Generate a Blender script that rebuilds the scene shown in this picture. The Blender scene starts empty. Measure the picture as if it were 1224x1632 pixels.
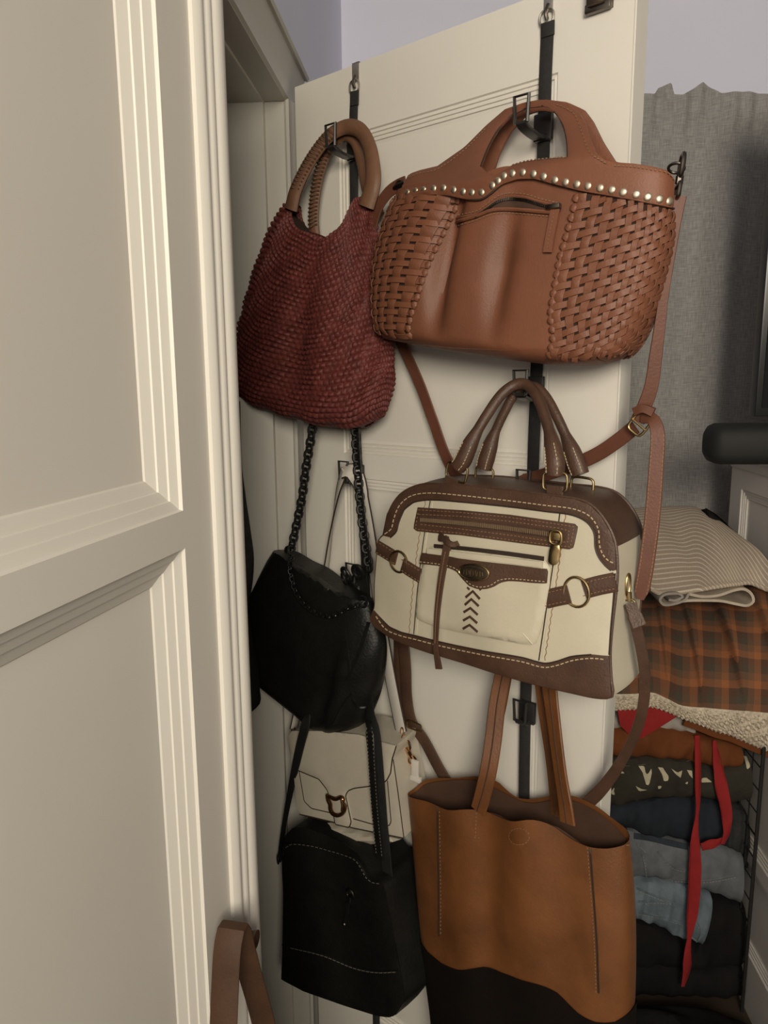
import bpy, bmesh, math, random
import numpy as np
from mathutils import Vector, Matrix
from mathutils.bvhtree import BVHTree
from mathutils.geometry import delaunay_2d_cdt
random.seed(7); rng = np.random.default_rng(7)
sc = bpy.context.scene
COL = sc.collection

# ------------------------------------------------------------------ camera
F_PX, PITCH, ROLL = 1200.0, math.radians(9.84), math.radians(0.4526)
CAM = Vector((0, 0, 1.48))
_F = Vector((0, math.cos(PITCH), -math.sin(PITCH))); _U = Vector((0, math.sin(PITCH), math.cos(PITCH))); _R = Vector((1, 0, 0))
CR = _R*math.cos(ROLL) - _U*math.sin(ROLL); CU = _R*math.sin(ROLL) + _U*math.cos(ROLL)
cam = bpy.data.cameras.new('camera'); cam_o = bpy.data.objects.new('camera', cam); COL.objects.link(cam_o)
cam.sensor_fit = 'VERTICAL'; cam.sensor_height = 36; cam.sensor_width = 27; cam.lens = 36*F_PX/1632; cam.clip_start = 0.02
m = Matrix.Identity(4)
for i in range(3): m[i][0] = CR[i]; m[i][1] = CU[i]; m[i][2] = -_F[i]; m[i][3] = CAM[i]
cam_o.matrix_world = m
sc.camera = cam_o
# ------------------------------------------------------------------ world, lights, exposure
w = bpy.data.worlds.new('world'); sc.world = w; w.use_nodes = True
w.node_tree.nodes['Background'].inputs[0].default_value = (1.0, 0.93, 0.84, 1); w.node_tree.nodes['Background'].inputs[1].default_value = 0.13
def lamp(name, loc, power, color, radius):
    l = bpy.data.lights.new(name, 'POINT'); l.energy = power; l.color = color; l.shadow_soft_size = radius
    o = bpy.data.objects.new(name, l); o.location = loc; COL.objects.link(o); return o
lamp('bedroom_lamp_light', (0.10, -1.45, 2.0), 208, (1.0, 0.90, 0.74), 0.42)
vs = sc.view_settings; vs.view_transform = 'Standard'; vs.look = 'None'; vs.exposure = 0.0; vs.gamma = 1; vs.use_curve_mapping = False

# ------------------------------------------------------------------ frames of the place (metres)
AD = math.radians(49.0); H = Vector((-0.153, 1.45, 0)); DW = 0.6285; DTOP = 1.997
UV = Vector((math.sin(AD), -math.cos(AD), 0)); NV = Vector((-math.cos(AD), -math.sin(AD), 0)); ZV = Vector((0, 0, 1))
AW = math.radians(4.7); E1 = Vector((math.cos(AW), -math.sin(AW), 0)); E2 = Vector((math.sin(AW), math.cos(AW), 0))
WC = E1.dot(H) - 0.022            # room face of the closet wall: E1.P = WC
BD = 2.26                         # back wall: E2.P = BD
AL = math.radians(12.0); LE = Vector((-0.161, 0.80, 0)); LD = Vector((math.sin(AL), math.cos(AL), 0)); LN = Vector((math.cos(AL), -math.sin(AL), 0))

def ray(px, py): return (_F + CR*((px-612)/F_PX) + CU*((816-py)/F_PX)).normalized()
def hit(px, py, p0, nrm):
    d = ray(px, py); return CAM + d*((p0-CAM).dot(nrm)/d.dot(nrm))
def DP(u, z, n=0.0): return H + UV*u + ZV*z + NV*n
def duzn(P): q = P-H; return (q.dot(UV), P.z, q.dot(NV))
def PX(px, py, n=0.0, k=0.0, z0=1.3):
    # the point on the sheet n + k*(z0-z) in front of the closet door
    nr = (NV + ZV*k).normalized(); return hit(px, py, DP(0, z0, n), nr)
def PB(px, py, d): return hit(px, py, E2*d, E2)
def PE(px, py, c): return hit(px, py, E1*c, E1)
def WP(a, d, z): return E1*a + E2*d + ZV*z
def wad(P): return (P.dot(E1), P.dot(E2), P.z)
def LF(px, py):
    P = hit(px, py, LE, LN); return ((P-LE).dot(LD), P.z)
def cv(pts, s, ox, oy): return [(x/s+ox, y/s+oy) for x, y in pts]

# ------------------------------------------------------------------ materials
def mat(name, col, rough=0.5, metal=0.0, bump=0.0, bscale=80.0, var=0.0, vscale=12.0, col2=None, spec=0.5, detail=6.0, coat=0.0, dist=0.002):
    m = bpy.data.materials.new(name); m.use_nodes = True; nt = m.node_tree; b = nt.nodes['Principled BSDF']
    b.inputs['Roughness'].default_value = rough; b.inputs['Metallic'].default_value = metal
    b.inputs['Base Color'].default_value = (*col, 1); b.inputs['Specular IOR Level'].default_value = spec
    if coat: b.inputs['Coat Weight'].default_value = coat; b.inputs['Coat Roughness'].default_value = 0.3
    tc = nt.nodes.new('ShaderNodeTexCoord')
    if var or col2:
        n = nt.nodes.new('ShaderNodeTexNoise'); n.inputs['Scale'].default_value = vscale; n.inputs['Detail'].default_value = detail; n.inputs['Roughness'].default_value = 0.6
        nt.links.new(tc.outputs['Object'], n.inputs['Vector'])
        r = nt.nodes.new('ShaderNodeValToRGB'); r.color_ramp.elements[0].position = 0.3; r.color_ramp.elements[1].position = 0.7
        c2 = col2 if col2 else tuple(min(1, c*(1+var)) for c in col); c1 = col if col2 else tuple(c*(1-var) for c in col)
        r.color_ramp.elements[0].color = (*c1, 1); r.color_ramp.elements[1].color = (*c2, 1)
        nt.links.new(n.outputs['Fac'], r.inputs['Fac']); nt.links.new(r.outputs['Color'], b.inputs['Base Color'])
    if bump:
        n = nt.nodes.new('ShaderNodeTexNoise'); n.inputs['Scale'].default_value = bscale; n.inputs['Detail'].default_value = 4
        nt.links.new(tc.outputs['Object'], n.inputs['Vector'])
        bp = nt.nodes.new('ShaderNodeBump'); bp.inputs['Strength'].default_value = bump; bp.inputs['Distance'].default_value = dist
        nt.links.new(n.outputs['Fac'], bp.inputs['Height']); nt.links.new(bp.outputs['Normal'], b.inputs['Normal'])
    return m
def weave_mat(name, c1, c2, scale, rough=0.95):
    # linen look: two crossed wave textures, on UV in metres
    m = bpy.data.materials.new(name); m.use_nodes = True; nt = m.node_tree; b = nt.nodes['Principled BSDF']
    b.inputs['Roughness'].default_value = rough; b.inputs['Specular IOR Level'].default_value = 0.15
    tc = nt.nodes.new('ShaderNodeTexCoord'); outs = []
    for sx, sy in ((1, 0.08), (0.08, 1)):
        mp = nt.nodes.new('ShaderNodeMapping'); mp.inputs['Scale'].default_value = (scale*sx, scale*sy, 1)
        n = nt.nodes.new('ShaderNodeTexNoise'); n.inputs['Scale'].default_value = 1; n.inputs['Detail'].default_value = 3
        nt.links.new(tc.outputs['UV'], mp.inputs['Vector']); nt.links.new(mp.outputs['Vector'], n.inputs['Vector']); outs.append(n.outputs['Fac'])
    a = nt.nodes.new('ShaderNodeMath'); a.operation = 'ADD'; nt.links.new(outs[0], a.inputs[0]); nt.links.new(outs[1], a.inputs[1])
    r = nt.nodes.new('ShaderNodeValToRGB'); r.color_ramp.elements[0].color = (*c1, 1); r.color_ramp.elements[1].color = (*c2, 1)
    h = nt.nodes.new('ShaderNodeMath'); h.operation = 'MULTIPLY'; h.inputs[1].default_value = 0.5; nt.links.new(a.outputs[0], h.inputs[0])
    r.color_ramp.elements[0].position = 0.36; r.color_ramp.elements[1].position = 0.64
    nt.links.new(h.outputs[0], r.inputs['Fac']); nt.links.new(r.outputs['Color'], b.inputs['Base Color'])
    bp = nt.nodes.new('ShaderNodeBump'); bp.inputs['Strength'].default_value = 0.25; bp.inputs['Distance'].default_value = 0.001
    nt.links.new(h.outputs[0], bp.inputs['Height']); nt.links.new(bp.outputs['Normal'], b.inputs['Normal'])
    return m
def stripe_mat(name, c1, c2, period, duty):
    m = bpy.data.materials.new(name); m.use_nodes = True; nt = m.node_tree; b = nt.nodes['Principled BSDF']
    b.inputs['Roughness'].default_value = 0.95; b.inputs['Specular IOR Level'].default_value = 0.1
    tc = nt.nodes.new('ShaderNodeTexCoord'); sp = nt.nodes.new('ShaderNodeSeparateXYZ'); nt.links.new(tc.outputs['UV'], sp.inputs[0])
    a = nt.nodes.new('ShaderNodeMath'); a.operation = 'DIVIDE'; a.inputs[1].default_value = period; nt.links.new(sp.outputs['Y'], a.inputs[0])
    f = nt.nodes.new('ShaderNodeMath'); f.operation = 'FRACT'; nt.links.new(a.outputs[0], f.inputs[0])
    g = nt.nodes.new('ShaderNodeMath'); g.operation = 'LESS_THAN'; g.inputs[1].default_value = duty; nt.links.new(f.outputs[0], g.inputs[0])
    n = nt.nodes.new('ShaderNodeTexNoise'); n.inputs['Scale'].default_value = 400; nt.links.new(tc.outputs['UV'], n.inputs['Vector'])
    x = nt.nodes.new('ShaderNodeMix'); x.data_type = 'RGBA'; x.inputs[6].default_value = (*c1, 1); x.inputs[7].default_value = (*c2, 1)
    nt.links.new(g.outputs[0], x.inputs[0])
    y = nt.nodes.new('ShaderNodeMix'); y.data_type = 'RGBA'; y.blend_type = 'MULTIPLY'; y.inputs[0].default_value = 0.5
    nt.links.new(x.outputs[2], y.inputs[6]); nt.links.new(n.outputs['Fac'], y.inputs[7]); nt.links.new(y.outputs[2], b.inputs['Base Color'])
    return m
def plaid_mat(name):
    # checks of rust, brown, olive and charcoal: every check takes its shade from its column and its row
    m = bpy.data.materials.new(name); m.use_nodes = True; nt = m.node_tree; b = nt.nodes['Principled BSDF']
    b.inputs['Roughness'].default_value = 0.95; b.inputs['Specular IOR Level'].default_value = 0.1
    tc = nt.nodes.new('ShaderNodeTexCoord'); sp = nt.nodes.new('ShaderNodeSeparateXYZ'); nt.links.new(tc.outputs['UV'], sp.inputs[0])
    ramps = []
    cols = [(0.36, 0.14, 0.058), (0.115, 0.062, 0.042), (0.095, 0.080, 0.058), (0.20, 0.105, 0.062)]
    for o in ('X', 'Y'):
        a = nt.nodes.new('ShaderNodeMath'); a.operation = 'DIVIDE'; a.inputs[1].default_value = 0.098; nt.links.new(sp.outputs[o], a.inputs[0])
        f = nt.nodes.new('ShaderNodeMath'); f.operation = 'FRACT'; nt.links.new(a.outputs[0], f.inputs[0])
        r = nt.nodes.new('ShaderNodeValToRGB'); r.color_ramp.interpolation = 'CONSTANT'
        e = r.color_ramp.elements; e[0].position = 0; e[0].color = (*cols[0], 1); e[1].position = 0.25; e[1].color = (*cols[1], 1)
        for p, c in ((0.5, cols[2]), (0.75, cols[3])):
            q = e.new(p); q.color = (*c, 1)
        nt.links.new(f.outputs[0], r.inputs['Fac']); ramps.append(r)
    x = nt.nodes.new('ShaderNodeMix'); x.data_type = 'RGBA'; x.inputs[0].default_value = 0.5
    nt.links.new(ramps[0].outputs['Color'], x.inputs[6]); nt.links.new(ramps[1].outputs['Color'], x.inputs[7])
    n = nt.nodes.new('ShaderNodeTexNoise'); n.inputs['Scale'].default_value = 300; nt.links.new(tc.outputs['UV'], n.inputs['Vector'])
    y = nt.nodes.new('ShaderNodeMix'); y.data_type = 'RGBA'; y.blend_type = 'MULTIPLY'; y.inputs[0].default_value = 0.4
    nt.links.new(x.outputs[2], y.inputs[6]); nt.links.new(n.outputs['Fac'], y.inputs[7]); nt.links.new(y.outputs[2], b.inputs['Base Color'])
    return m
M = {}
M['door'] = mat('white_door_paint', (0.74, 0.71, 0.64), 0.45, bump=0.03, bscale=30, var=0.02, vscale=3)
M['leaf'] = mat('grey_white_door_paint', (0.74, 0.71, 0.65), 0.5, bump=0.03, bscale=30, var=0.02, vscale=3)
M['jamb'] = mat('shaded_jamb_paint', (0.52, 0.50, 0.45), 0.5, bump=0.03, bscale=30, var=0.02, vscale=4)  # white door paint darkened: the doorway's shade is put into the colour
M['wall'] = mat('lavender_wall_paint', (0.80, 0.81, 0.95), 0.85, bump=0.06, bscale=160, var=0.02, vscale=3)
M['dresser'] = mat('dresser_paint', (0.56, 0.53, 0.48), 0.5, bump=0.03, bscale=40, var=0.03)
M['floor'] = mat('floor_boards', (0.045, 0.03, 0.02), 0.6, var=0.2, vscale=6)
M['dark'] = mat('closet_shade_colour', (0.06, 0.055, 0.05), 0.9, var=0.1)  # near-black colour stands in for the lack of light inside the closet
M['steel'] = mat('brushed_steel', (0.55, 0.52, 0.47), 0.35, 1.0, var=0.05)
M['gun'] = mat('gunmetal', (0.16, 0.14, 0.12), 0.35, 1.0, var=0.1)
M['brass'] = mat('antique_brass', (0.42, 0.31, 0.15), 0.33, 1.0, var=0.15, vscale=60)
M['gold'] = mat('rose_gold', (0.80, 0.50, 0.28), 0.2, 1.0, var=0.05)
M['tort'] = mat('tortoise_gold', (0.20, 0.10, 0.045), 0.22, 0.9, var=0.4, vscale=60)
M['stud'] = mat('pewter_stud', (0.70, 0.60, 0.46), 0.48, 1.0, var=0.15, vscale=80)
M['bronze'] = mat('oil_bronze', (0.10, 0.075, 0.055), 0.4, 0.8, var=0.2, vscale=60)
M['plastic'] = mat('black_plastic', (0.022, 0.021, 0.02), 0.35, var=0.1)
M['web'] = mat('black_webbing', (0.02, 0.019, 0.018), 0.85, bump=0.4, bscale=400, var=0.2, vscale=200)
M['tote'] = mat('brown_leather', (0.185, 0.069, 0.035), 0.54, bump=0.25, bscale=420, var=0.16, vscale=9)
M['toted'] = mat('brown_leather_strap', (0.125, 0.045, 0.025), 0.55, bump=0.2, bscale=300, var=0.15, vscale=20)
M['zipd'] = mat('dark_brown_zip_tape', (0.06, 0.028, 0.016), 0.8, bump=0.3, bscale=600, var=0.2, vscale=100)
M['holes'] = mat('dark_lining', (0.028, 0.013, 0.008), 0.9, var=0.2)
M['red'] = mat('burgundy_raffia', (0.125, 0.026, 0.021), 0.6, bump=0.5, bscale=350, var=0.3, vscale=60)
M['handle'] = mat('tan_handle_leather', (0.165, 0.080, 0.042), 0.55, bump=0.2, bscale=250, var=0.18, vscale=25)
M['hole2'] = mat('handle_lacing', (0.10, 0.05, 0.027), 0.6, var=0.2, vscale=60)
M['cream'] = mat('cream_leather', (0.58, 0.53, 0.405), 0.42, bump=0.12, bscale=300, var=0.07, vscale=7)
M['choc'] = mat('chocolate_leather', (0.076, 0.039, 0.024), 0.48, bump=0.35, bscale=380, var=0.22, vscale=25)
M['thread'] = mat('pale_thread', (0.52, 0.41, 0.26), 0.8, var=0.1)
M['thread2'] = mat('tan_thread', (0.25, 0.14, 0.075), 0.8, var=0.1)
M['thread3'] = mat('grey_thread', (0.17, 0.15, 0.12), 0.8, var=0.1)
M['edge'] = mat('dark_edge_paint', (0.03, 0.018, 0.012), 0.6, var=0.1)
M['black'] = mat('black_leather', (0.009, 0.0088, 0.008), 0.42, bump=0.35, bscale=220, var=0.2, vscale=30, spec=0.3)
M['blacks'] = mat('black_suede', (0.012, 0.0117, 0.011), 0.8, bump=0.3, bscale=220, var=0.2, vscale=30, spec=0.3)
M['chain'] = mat('black_chain_metal', (0.03, 0.029, 0.028), 0.3, 0.7, var=0.15, vscale=60)
M['white'] = mat('chalk_leather', (0.50, 0.455, 0.37), 0.5, bump=0.2, bscale=500, var=0.05, vscale=15)
M['tan'] = mat('cognac_leather', (0.152, 0.056, 0.0165), 0.5, bump=0.25, bscale=300, var=0.30, vscale=10, detail=8)
M['tand'] = mat('cognac_leather_inside', (0.065, 0.030, 0.016), 0.85, bump=0.2, bscale=200, var=0.2)
M['teeth'] = mat('zip_teeth_metal', (0.30, 0.21, 0.13), 0.45, 0.4, var=0.1)
M['matte'] = mat('matte_black_plastic', (0.016, 0.016, 0.015), 0.65, var=0.1, spec=0.3)
M['strapbrown'] = mat('dark_tan_strap', (0.055, 0.023, 0.009), 0.7, bump=0.2, bscale=300, var=0.2, vscale=20)
M['esp'] = mat('espresso_leather', (0.006, 0.0038, 0.0025), 0.8, bump=0.2, bscale=300, var=0.2, spec=0.15)
M['curtain'] = weave_mat('grey_linen', (0.25, 0.242, 0.232), (0.43, 0.418, 0.40), 420)
M['stripe'] = stripe_mat('striped_linen', (0.53, 0.43, 0.325), (0.84, 0.745, 0.61), 0.0165, 0.26)
M['plaid'] = plaid_mat('plaid_flannel')
M['sherpa'] = mat('sherpa_pile', (0.62, 0.54, 0.42), 0.95, bump=1.0, bscale=130, var=0.15, vscale=60, dist=0.006, spec=0.1)
M['rustc'] = mat('rust_cloth', (0.135, 0.045, 0.016), 0.95, bump=0.2, bscale=150, var=0.15, vscale=20, spec=0.1)
M['redc'] = mat('red_cotton', (0.27, 0.022, 0.022), 0.9, bump=0.25, bscale=200, var=0.15, vscale=20, spec=0.15)
M['floral'] = mat('dark_print', (0.03, 0.026, 0.02), 0.9, col2=(0.045, 0.04, 0.03), vscale=30, spec=0.1)
M['pale'] = mat('pale_print', (0.46, 0.42, 0.30), 0.9, var=0.15, vscale=60, spec=0.1)
M['navy'] = mat('navy_cloth', (0.022, 0.026, 0.033), 0.95, bump=0.2, bscale=200, var=0.2, vscale=20, spec=0.1)
M['denimg'] = mat('grey_denim', (0.125, 0.135, 0.145), 0.95, bump=0.3, bscale=300, var=0.2, vscale=25, spec=0.1)
M['deniml'] = mat('washed_denim', (0.13, 0.165, 0.19), 0.95, bump=0.3, bscale=300, var=0.28, vscale=22, spec=0.1)
M['denimd'] = mat('dark_denim', (0.035, 0.042, 0.052), 0.95, bump=0.3, bscale=300, var=0.25, vscale=25, spec=0.1)
M['blackc'] = mat('black_cloth', (0.011, 0.010, 0.010), 0.95, bump=0.2, bscale=200, var=0.2, vscale=20, spec=0.1)
M['charc'] = mat('charcoal_wool', (0.03, 0.03, 0.029), 0.95, bump=0.8, bscale=90, var=0.3, vscale=40, spec=0.1, dist=0.004)
M['wire'] = mat('black_wire', (0.02, 0.019, 0.018), 0.5, 0.3, var=0.1)
M['greyc'] = mat('grey_cotton', (0.32, 0.29, 0.25), 0.95, bump=0.2, bscale=200, var=0.1, vscale=20, spec=0.1)
M['screen'] = mat('tv_plastic', (0.02, 0.02, 0.02), 0.3, var=0.1)
M['wtag'] = mat('white_tag', (0.62, 0.58, 0.52), 0.6, var=0.03)

# ------------------------------------------------------------------ objects
def tag(o, label=None, cat=None, group=None, kind=None):
    if label: o['label'] = label
    if cat: o['category'] = cat
    if group: o['group'] = group
    if kind: o['kind'] = kind
    return o
LOCS = {}
def thing(name, label, cat, loc, group=None, kind=None):
    o = bpy.data.objects.new(name, None); COL.objects.link(o); o.location = loc; o.empty_display_size = 0.05
    LOCS[o.name] = Vector(loc); return tag(o, label, cat, group, kind)
def obj(name, vf, material, parent=None, smooth=True, uvs=None, kind=None, label=None, inv=None):
    v, f = vf[0], vf[1]
    me = bpy.data.meshes.new(name)
    v = np.asarray([tuple(p) for p in v], dtype=float)
    base = LOCS.get(parent.name) if parent is not None else None
    if parent is None or base is None:
        org = Vector(((v[:, 0].min()+v[:, 0].max())/2, (v[:, 1].min()+v[:, 1].max())/2, v[:, 2].min()))
    else: org = Vector(((v[:, 0].min()+v[:, 0].max())/2, (v[:, 1].min()+v[:, 1].max())/2, v[:, 2].min()))
    me.from_pydata([(p[0]-org.x, p[1]-org.y, p[2]-org.z) for p in v], [], [list(map(int, q)) for q in f])
    if uvs is not None:
        ul = me.uv_layers.new(name='UVMap')
        for l in me.loops: ul.data[l.index].uv = uvs[l.vertex_index]
    me.validate(); me.update()
    if smooth:
        me.polygons.foreach_set('use_smooth', [True]*len(me.polygons))
        try: me.set_sharp_from_angle(angle=math.radians(42))
        except Exception: pass
    me.materials.append(material)
    o = bpy.data.objects.new(name, me); COL.objects.link(o)
    if parent is not None:
        o.parent = parent; o.location = org - (base if base is not None else Vector((0, 0, 0)))
    else: o.location = org
    LOCS[o.name] = org
    tag(o, label=label, kind=kind)
    return o
def join(parts):
    V, Fc = [], []
    for v, f in parts:
        n = len(V); V += [tuple(p) for p in v]; Fc += [[i+n for i in q] for q in f]
    return V, Fc
def boxw(a0, a1, d0, d1, z0, z1, fr=WP, bev=0.0):
    V = [fr(a, d, z) for z in (z0, z1) for d in (d0, d1) for a in (a0, a1)]
    Fc = [(0, 2, 3, 1), (4, 5, 7, 6), (0, 1, 5, 4), (2, 6, 7, 3), (0, 4, 6, 2), (1, 3, 7, 5)]
    if not bev: return V, Fc
    bm = bmesh.new(); vs_ = [bm.verts.new(p) for p in V]
    for q in Fc: bm.faces.new([vs_[i] for i in q])
    bmesh.ops.recalc_face_normals(bm, faces=bm.faces)
    bmesh.ops.bevel(bm, geom=bm.edges[:], offset=bev, segments=2, affect='EDGES', profile=0.5)
    bm.verts.index_update()
    r = ([tuple(v.co) for v in bm.verts], [[v.index for v in f.verts] for f in bm.faces]); bm.free(); return r
def boxdoor(u0, u1, n0, n1, z0, z1, bev=0.0): return boxw(u0, u1, n0, n1, z0, z1, fr=lambda u, n, z: DP(u, z, n), bev=bev)
def obox(c, ax, ay, az, bev=0.0):
    return boxw(-1, 1, -1, 1, -1, 1, fr=lambda a, b, d: c + ax*a + ay*b + az*d, bev=bev)
def catmull(pts, n):
    P = np.array([tuple(p) for p in pts], dtype=float)
    if len(P) == 2:
        t = np.linspace(0, 1, n)[:, None]; return P[0]*(1-t)+P[1]*t
    d = np.r_[0, np.cumsum(np.linalg.norm(np.diff(P, axis=0), axis=1))]; d /= d[-1]
    Q = np.vstack([2*P[0]-P[1], P, 2*P[-1]-P[-2]])
    out = []
    for t in np.linspace(0, 1, n):
        i = min(np.searchsorted(d, t, side='right')-1, len(P)-2); x = (t-d[i])/(d[i+1]-d[i]+1e-12)
        a, b, c, e = Q[i], Q[i+1], Q[i+2], Q[i+3]
        h0 = (d[i]-d[i-1]) if i > 0 else (d[i+1]-d[i]); h1 = d[i+1]-d[i]; h2 = (d[i+2]-d[i+1]) if i+2 < len(d) else h1
        m1 = (c-a)/(h0+h1+1e-12)*h1; m2 = (e-b)/(h1+h2+1e-12)*h1
        out.append((2*x**3-3*x**2+1)*b+(x**3-2*x**2+x)*m1+(-2*x**3+3*x**2)*c+(x**3-x**2)*m2)
    return np.array(out)
def resample(pts, step, closed=False):
    P = [tuple(p) for p in pts]
    if closed: P = P+[P[0]]
    P = np.array(P, dtype=float); d = np.r_[0, np.cumsum(np.linalg.norm(np.diff(P, axis=0), axis=1))]
    n = max(2, int(round(d[-1]/step))+1); t = np.linspace(0, d[-1], n)
    R = np.stack([np.interp(t, d, P[:, k]) for k in range(P.shape[1])], axis=1)
    return R[:-1] if closed else R
def frames(P, up=None, closed=False):
    P = [Vector(p) for p in P]; n = len(P); T = []
    for i in range(n):
        a = P[(i-1) % n] if (closed or i > 0) else P[0]; b = P[(i+1) % n] if (closed or i < n-1) else P[-1]
        t = (b-a); T.append(t.normalized() if t.length > 1e-9 else Vector((0, 0, 1)))
    N = []; ref = None
    for i in range(n):
        if up is not None: u = up[i] if isinstance(up, (list, tuple)) else up
        else: u = ref if ref is not None else (Vector((0, 0, 1)) if abs(T[0].z) < 0.9 else Vector((1, 0, 0)))
        v = u - T[i]*u.dot(T[i])
        if v.length < 1e-6: v = T[i].orthogonal()
        v.normalize(); N.append(v); ref = v
    return P, T, N
def tube(pts, r, seg=8, closed=False, up=None, flat=1.0, caps=True):
    P, T, N = frames(pts, up, closed); n = len(P); V, Fc = [], []
    for i in range(n):
        rr = r[i] if hasattr(r, '__len__') else r; B = T[i].cross(N[i])
        for j in range(seg):
            a = 2*math.pi*j/seg; V.append(P[i] + N[i]*(math.sin(a)*rr*flat) + B*(math.cos(a)*rr))
    for i in range(n if closed else n-1):
        k = (i+1) % n
        for j in range(seg): Fc.append((i*seg+j, i*seg+(j+1) % seg, k*seg+(j+1) % seg, k*seg+j))
    if caps and not closed: Fc += [tuple(range(seg))[::-1], tuple((n-1)*seg+j for j in range(seg))]
    return V, Fc
def ribbon(pts, width, thick, up=NV, closed=False, rnd=0.3):
    # a flat strap: width may be a list; up = the direction its face looks
    P, T, N = frames(pts, up, closed); n = len(P); V, Fc = [], []
    prof = [(-1, -0.4), (-1, 0.4), (-0.9, 1), (0.9, 1), (1, 0.4), (1, -0.4), (0.9, -1), (-0.9, -1)]; s = len(prof)
    for i in range(n):
        wd = (width[i] if hasattr(width, '__len__') else width)/2; B = T[i].cross(N[i]).normalized()
        for x, y in prof: V.append(P[i] + B*(x*wd) + N[i]*(y*thick/2))
    for i in range(n if closed else n-1):
        k = (i+1) % n
        for j in range(s): Fc.append((i*s+j, i*s+(j+1) % s, k*s+(j+1) % s, k*s+j))
    if not closed: Fc += [tuple(range(s))[::-1], tuple((n-1)*s+j for j in range(s))]
    return V, Fc
def ringpts(c, ax, ay, n=24, sq=2.0):
    out = []
    for i in range(n):
        a = 2*math.pi*i/n; x, y = math.cos(a), math.sin(a)
        x = math.copysign(abs(x)**(2/sq), x); y = math.copysign(abs(y)**(2/sq), y); out.append(c + ax*x + ay*y)
    return out
def ring(c, ax, ay, r, n=24, sq=2.0, seg=8): return tube(ringpts(c, ax, ay, n, sq), r, seg, closed=True, up=ax.cross(ay).normalized())
def dome(c, nrm, r, h, seg=10, rows=3):
    nrm = nrm.normalized(); a = nrm.orthogonal().normalized(); b = nrm.cross(a); V, Fc = [], []
    for i in range(rows):
        t = i/rows*math.pi/2; rr = r*math.cos(t); z = h*math.sin(t)
        for j in range(seg):
            q = 2*math.pi*j/seg; V.append(c + a*(rr*math.cos(q)) + b*(rr*math.sin(q)) + nrm*z)
    V.append(c+nrm*h)
    for i in range(rows-1):
        for j in range(seg): Fc.append((i*seg+j, i*seg+(j+1) % seg, (i+1)*seg+(j+1) % seg, (i+1)*seg+j))
    for j in range(seg): Fc.append(((rows-1)*seg+j, (rows-1)*seg+(j+1) % seg, len(V)-1))
    Fc.append(tuple(range(seg))[::-1]); return V, Fc

# ---- soft bodies: a patch between four traced edges, given a front and a back bulge
class Pillow:
    def __init__(s, T, B, L, R, n0, Df, Db, es=3.0, ht=None, k=0.0, z0=1.3, wr=None, Tb=None, Ns=40, Nt=40, cap=True, skew=0.0):
        def crv(c, n=81):
            q = [duzn(PX(x, y, n0, k, z0))[:2] for x, y in c]; return catmull(q, n)
        s.T, s.B, s.L, s.R = crv(T), crv(B), crv(L), crv(R); s.Tb = crv(Tb) if Tb else s.T
        s.n0, s.Df, s.Db, s.es, s.k, s.z0 = n0, Df, Db, es, k, z0
        s.ht = ht or (lambda t: 1.0); s.wr = wr or (lambda x, t: 0.0); s.Ns, s.Nt, s.cap, s.skew = Ns, Nt, cap, skew
        s.build()
    @staticmethod
    def at(c, x): 
        i = x*(len(c)-1); a = int(min(max(i, 0), len(c)-2)); f = i-a; return c[a]*(1-f)+c[a+1]*f
    def uz(s, x, t, back=False):
        a = (x+1)/2; T = s.Tb if back else s.T; at = s.at
        Lp, Rp, Tp, Bp = at(s.L, t), at(s.R, t), at(T, a), at(s.B, a)
        c = (1-a)*Lp+a*Rp+(1-t)*Tp+t*Bp-((1-t)*((1-a)*T[0]+a*T[-1])+t*((1-a)*s.B[0]+a*s.B[-1]))
        return c
    def pos(s, th, t):
        # th 0..pi is the front from left to right, pi..2pi the back
        x = -math.cos(th); back = th > math.pi+1e-9; u, z = s.uz(x, t, back)
        xs = ((x+1)/2)**(1.0+s.skew)*2-1 if s.skew else x
        h = max(0.0, 1-abs(xs)**s.es)**(1/s.es)*s.ht(t)
        n = s.n0 + s.k*(s.z0-z)
        if back: n -= s.Db*h
        else: n += s.Df*h + s.wr(x, t)*h
        return DP(u, z, n)
    def build(s, disp=None):
        Ns, Nt = s.Ns, s.Nt; G = np.zeros((Nt+1, 2*Ns, 3))
        for i in range(Nt+1):
            for j in range(2*Ns): G[i, j] = s.pos(math.pi*j/Ns, i/Nt)
        if disp is not None:
            dt = np.gradient(G, axis=0); dj = np.roll(G, -1, 1)-np.roll(G, 1, 1)
            nn = np.cross(dj, dt); ln = np.linalg.norm(nn, axis=2, keepdims=True); nn /= np.maximum(ln, 1e-9)
            if (nn[Nt//2, Ns//2]@np.array(NV)) < 0: nn = -nn
            G = G + nn*disp[:, :, None]
        V = [tuple(p) for p in G.reshape(-1, 3)]; Fc = []; w_ = 2*Ns
        for i in range(Nt):
            for j in range(w_): Fc.append((i*w_+j, (i+1)*w_+j, (i+1)*w_+(j+1) % w_, i*w_+(j+1) % w_))
        if s.cap:
            for j in range(Ns-1):
                a, b = j, j+1; c, d = (w_-j-1) % w_, (w_-j) % w_
                Fc.append((a, b, c, d) if j else (a, b, c))
        s.vf = (V, Fc); s.bvh = BVHTree.FromPolygons([Vector(v) for v in V], Fc); return s.vf
    def nrm(s, th, t):
        e = 1e-3; a = s.pos(th+e, t)-s.pos(th-e, t); b = s.pos(th, min(1, t+e))-s.pos(th, max(0, t-e)); n = a.cross(b)
        if n.length < 1e-12: return NV.copy()
        n.normalize()
        return n if n.dot(NV) > 0 or th < 0.2 or th > math.pi-0.2 else -n
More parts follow.
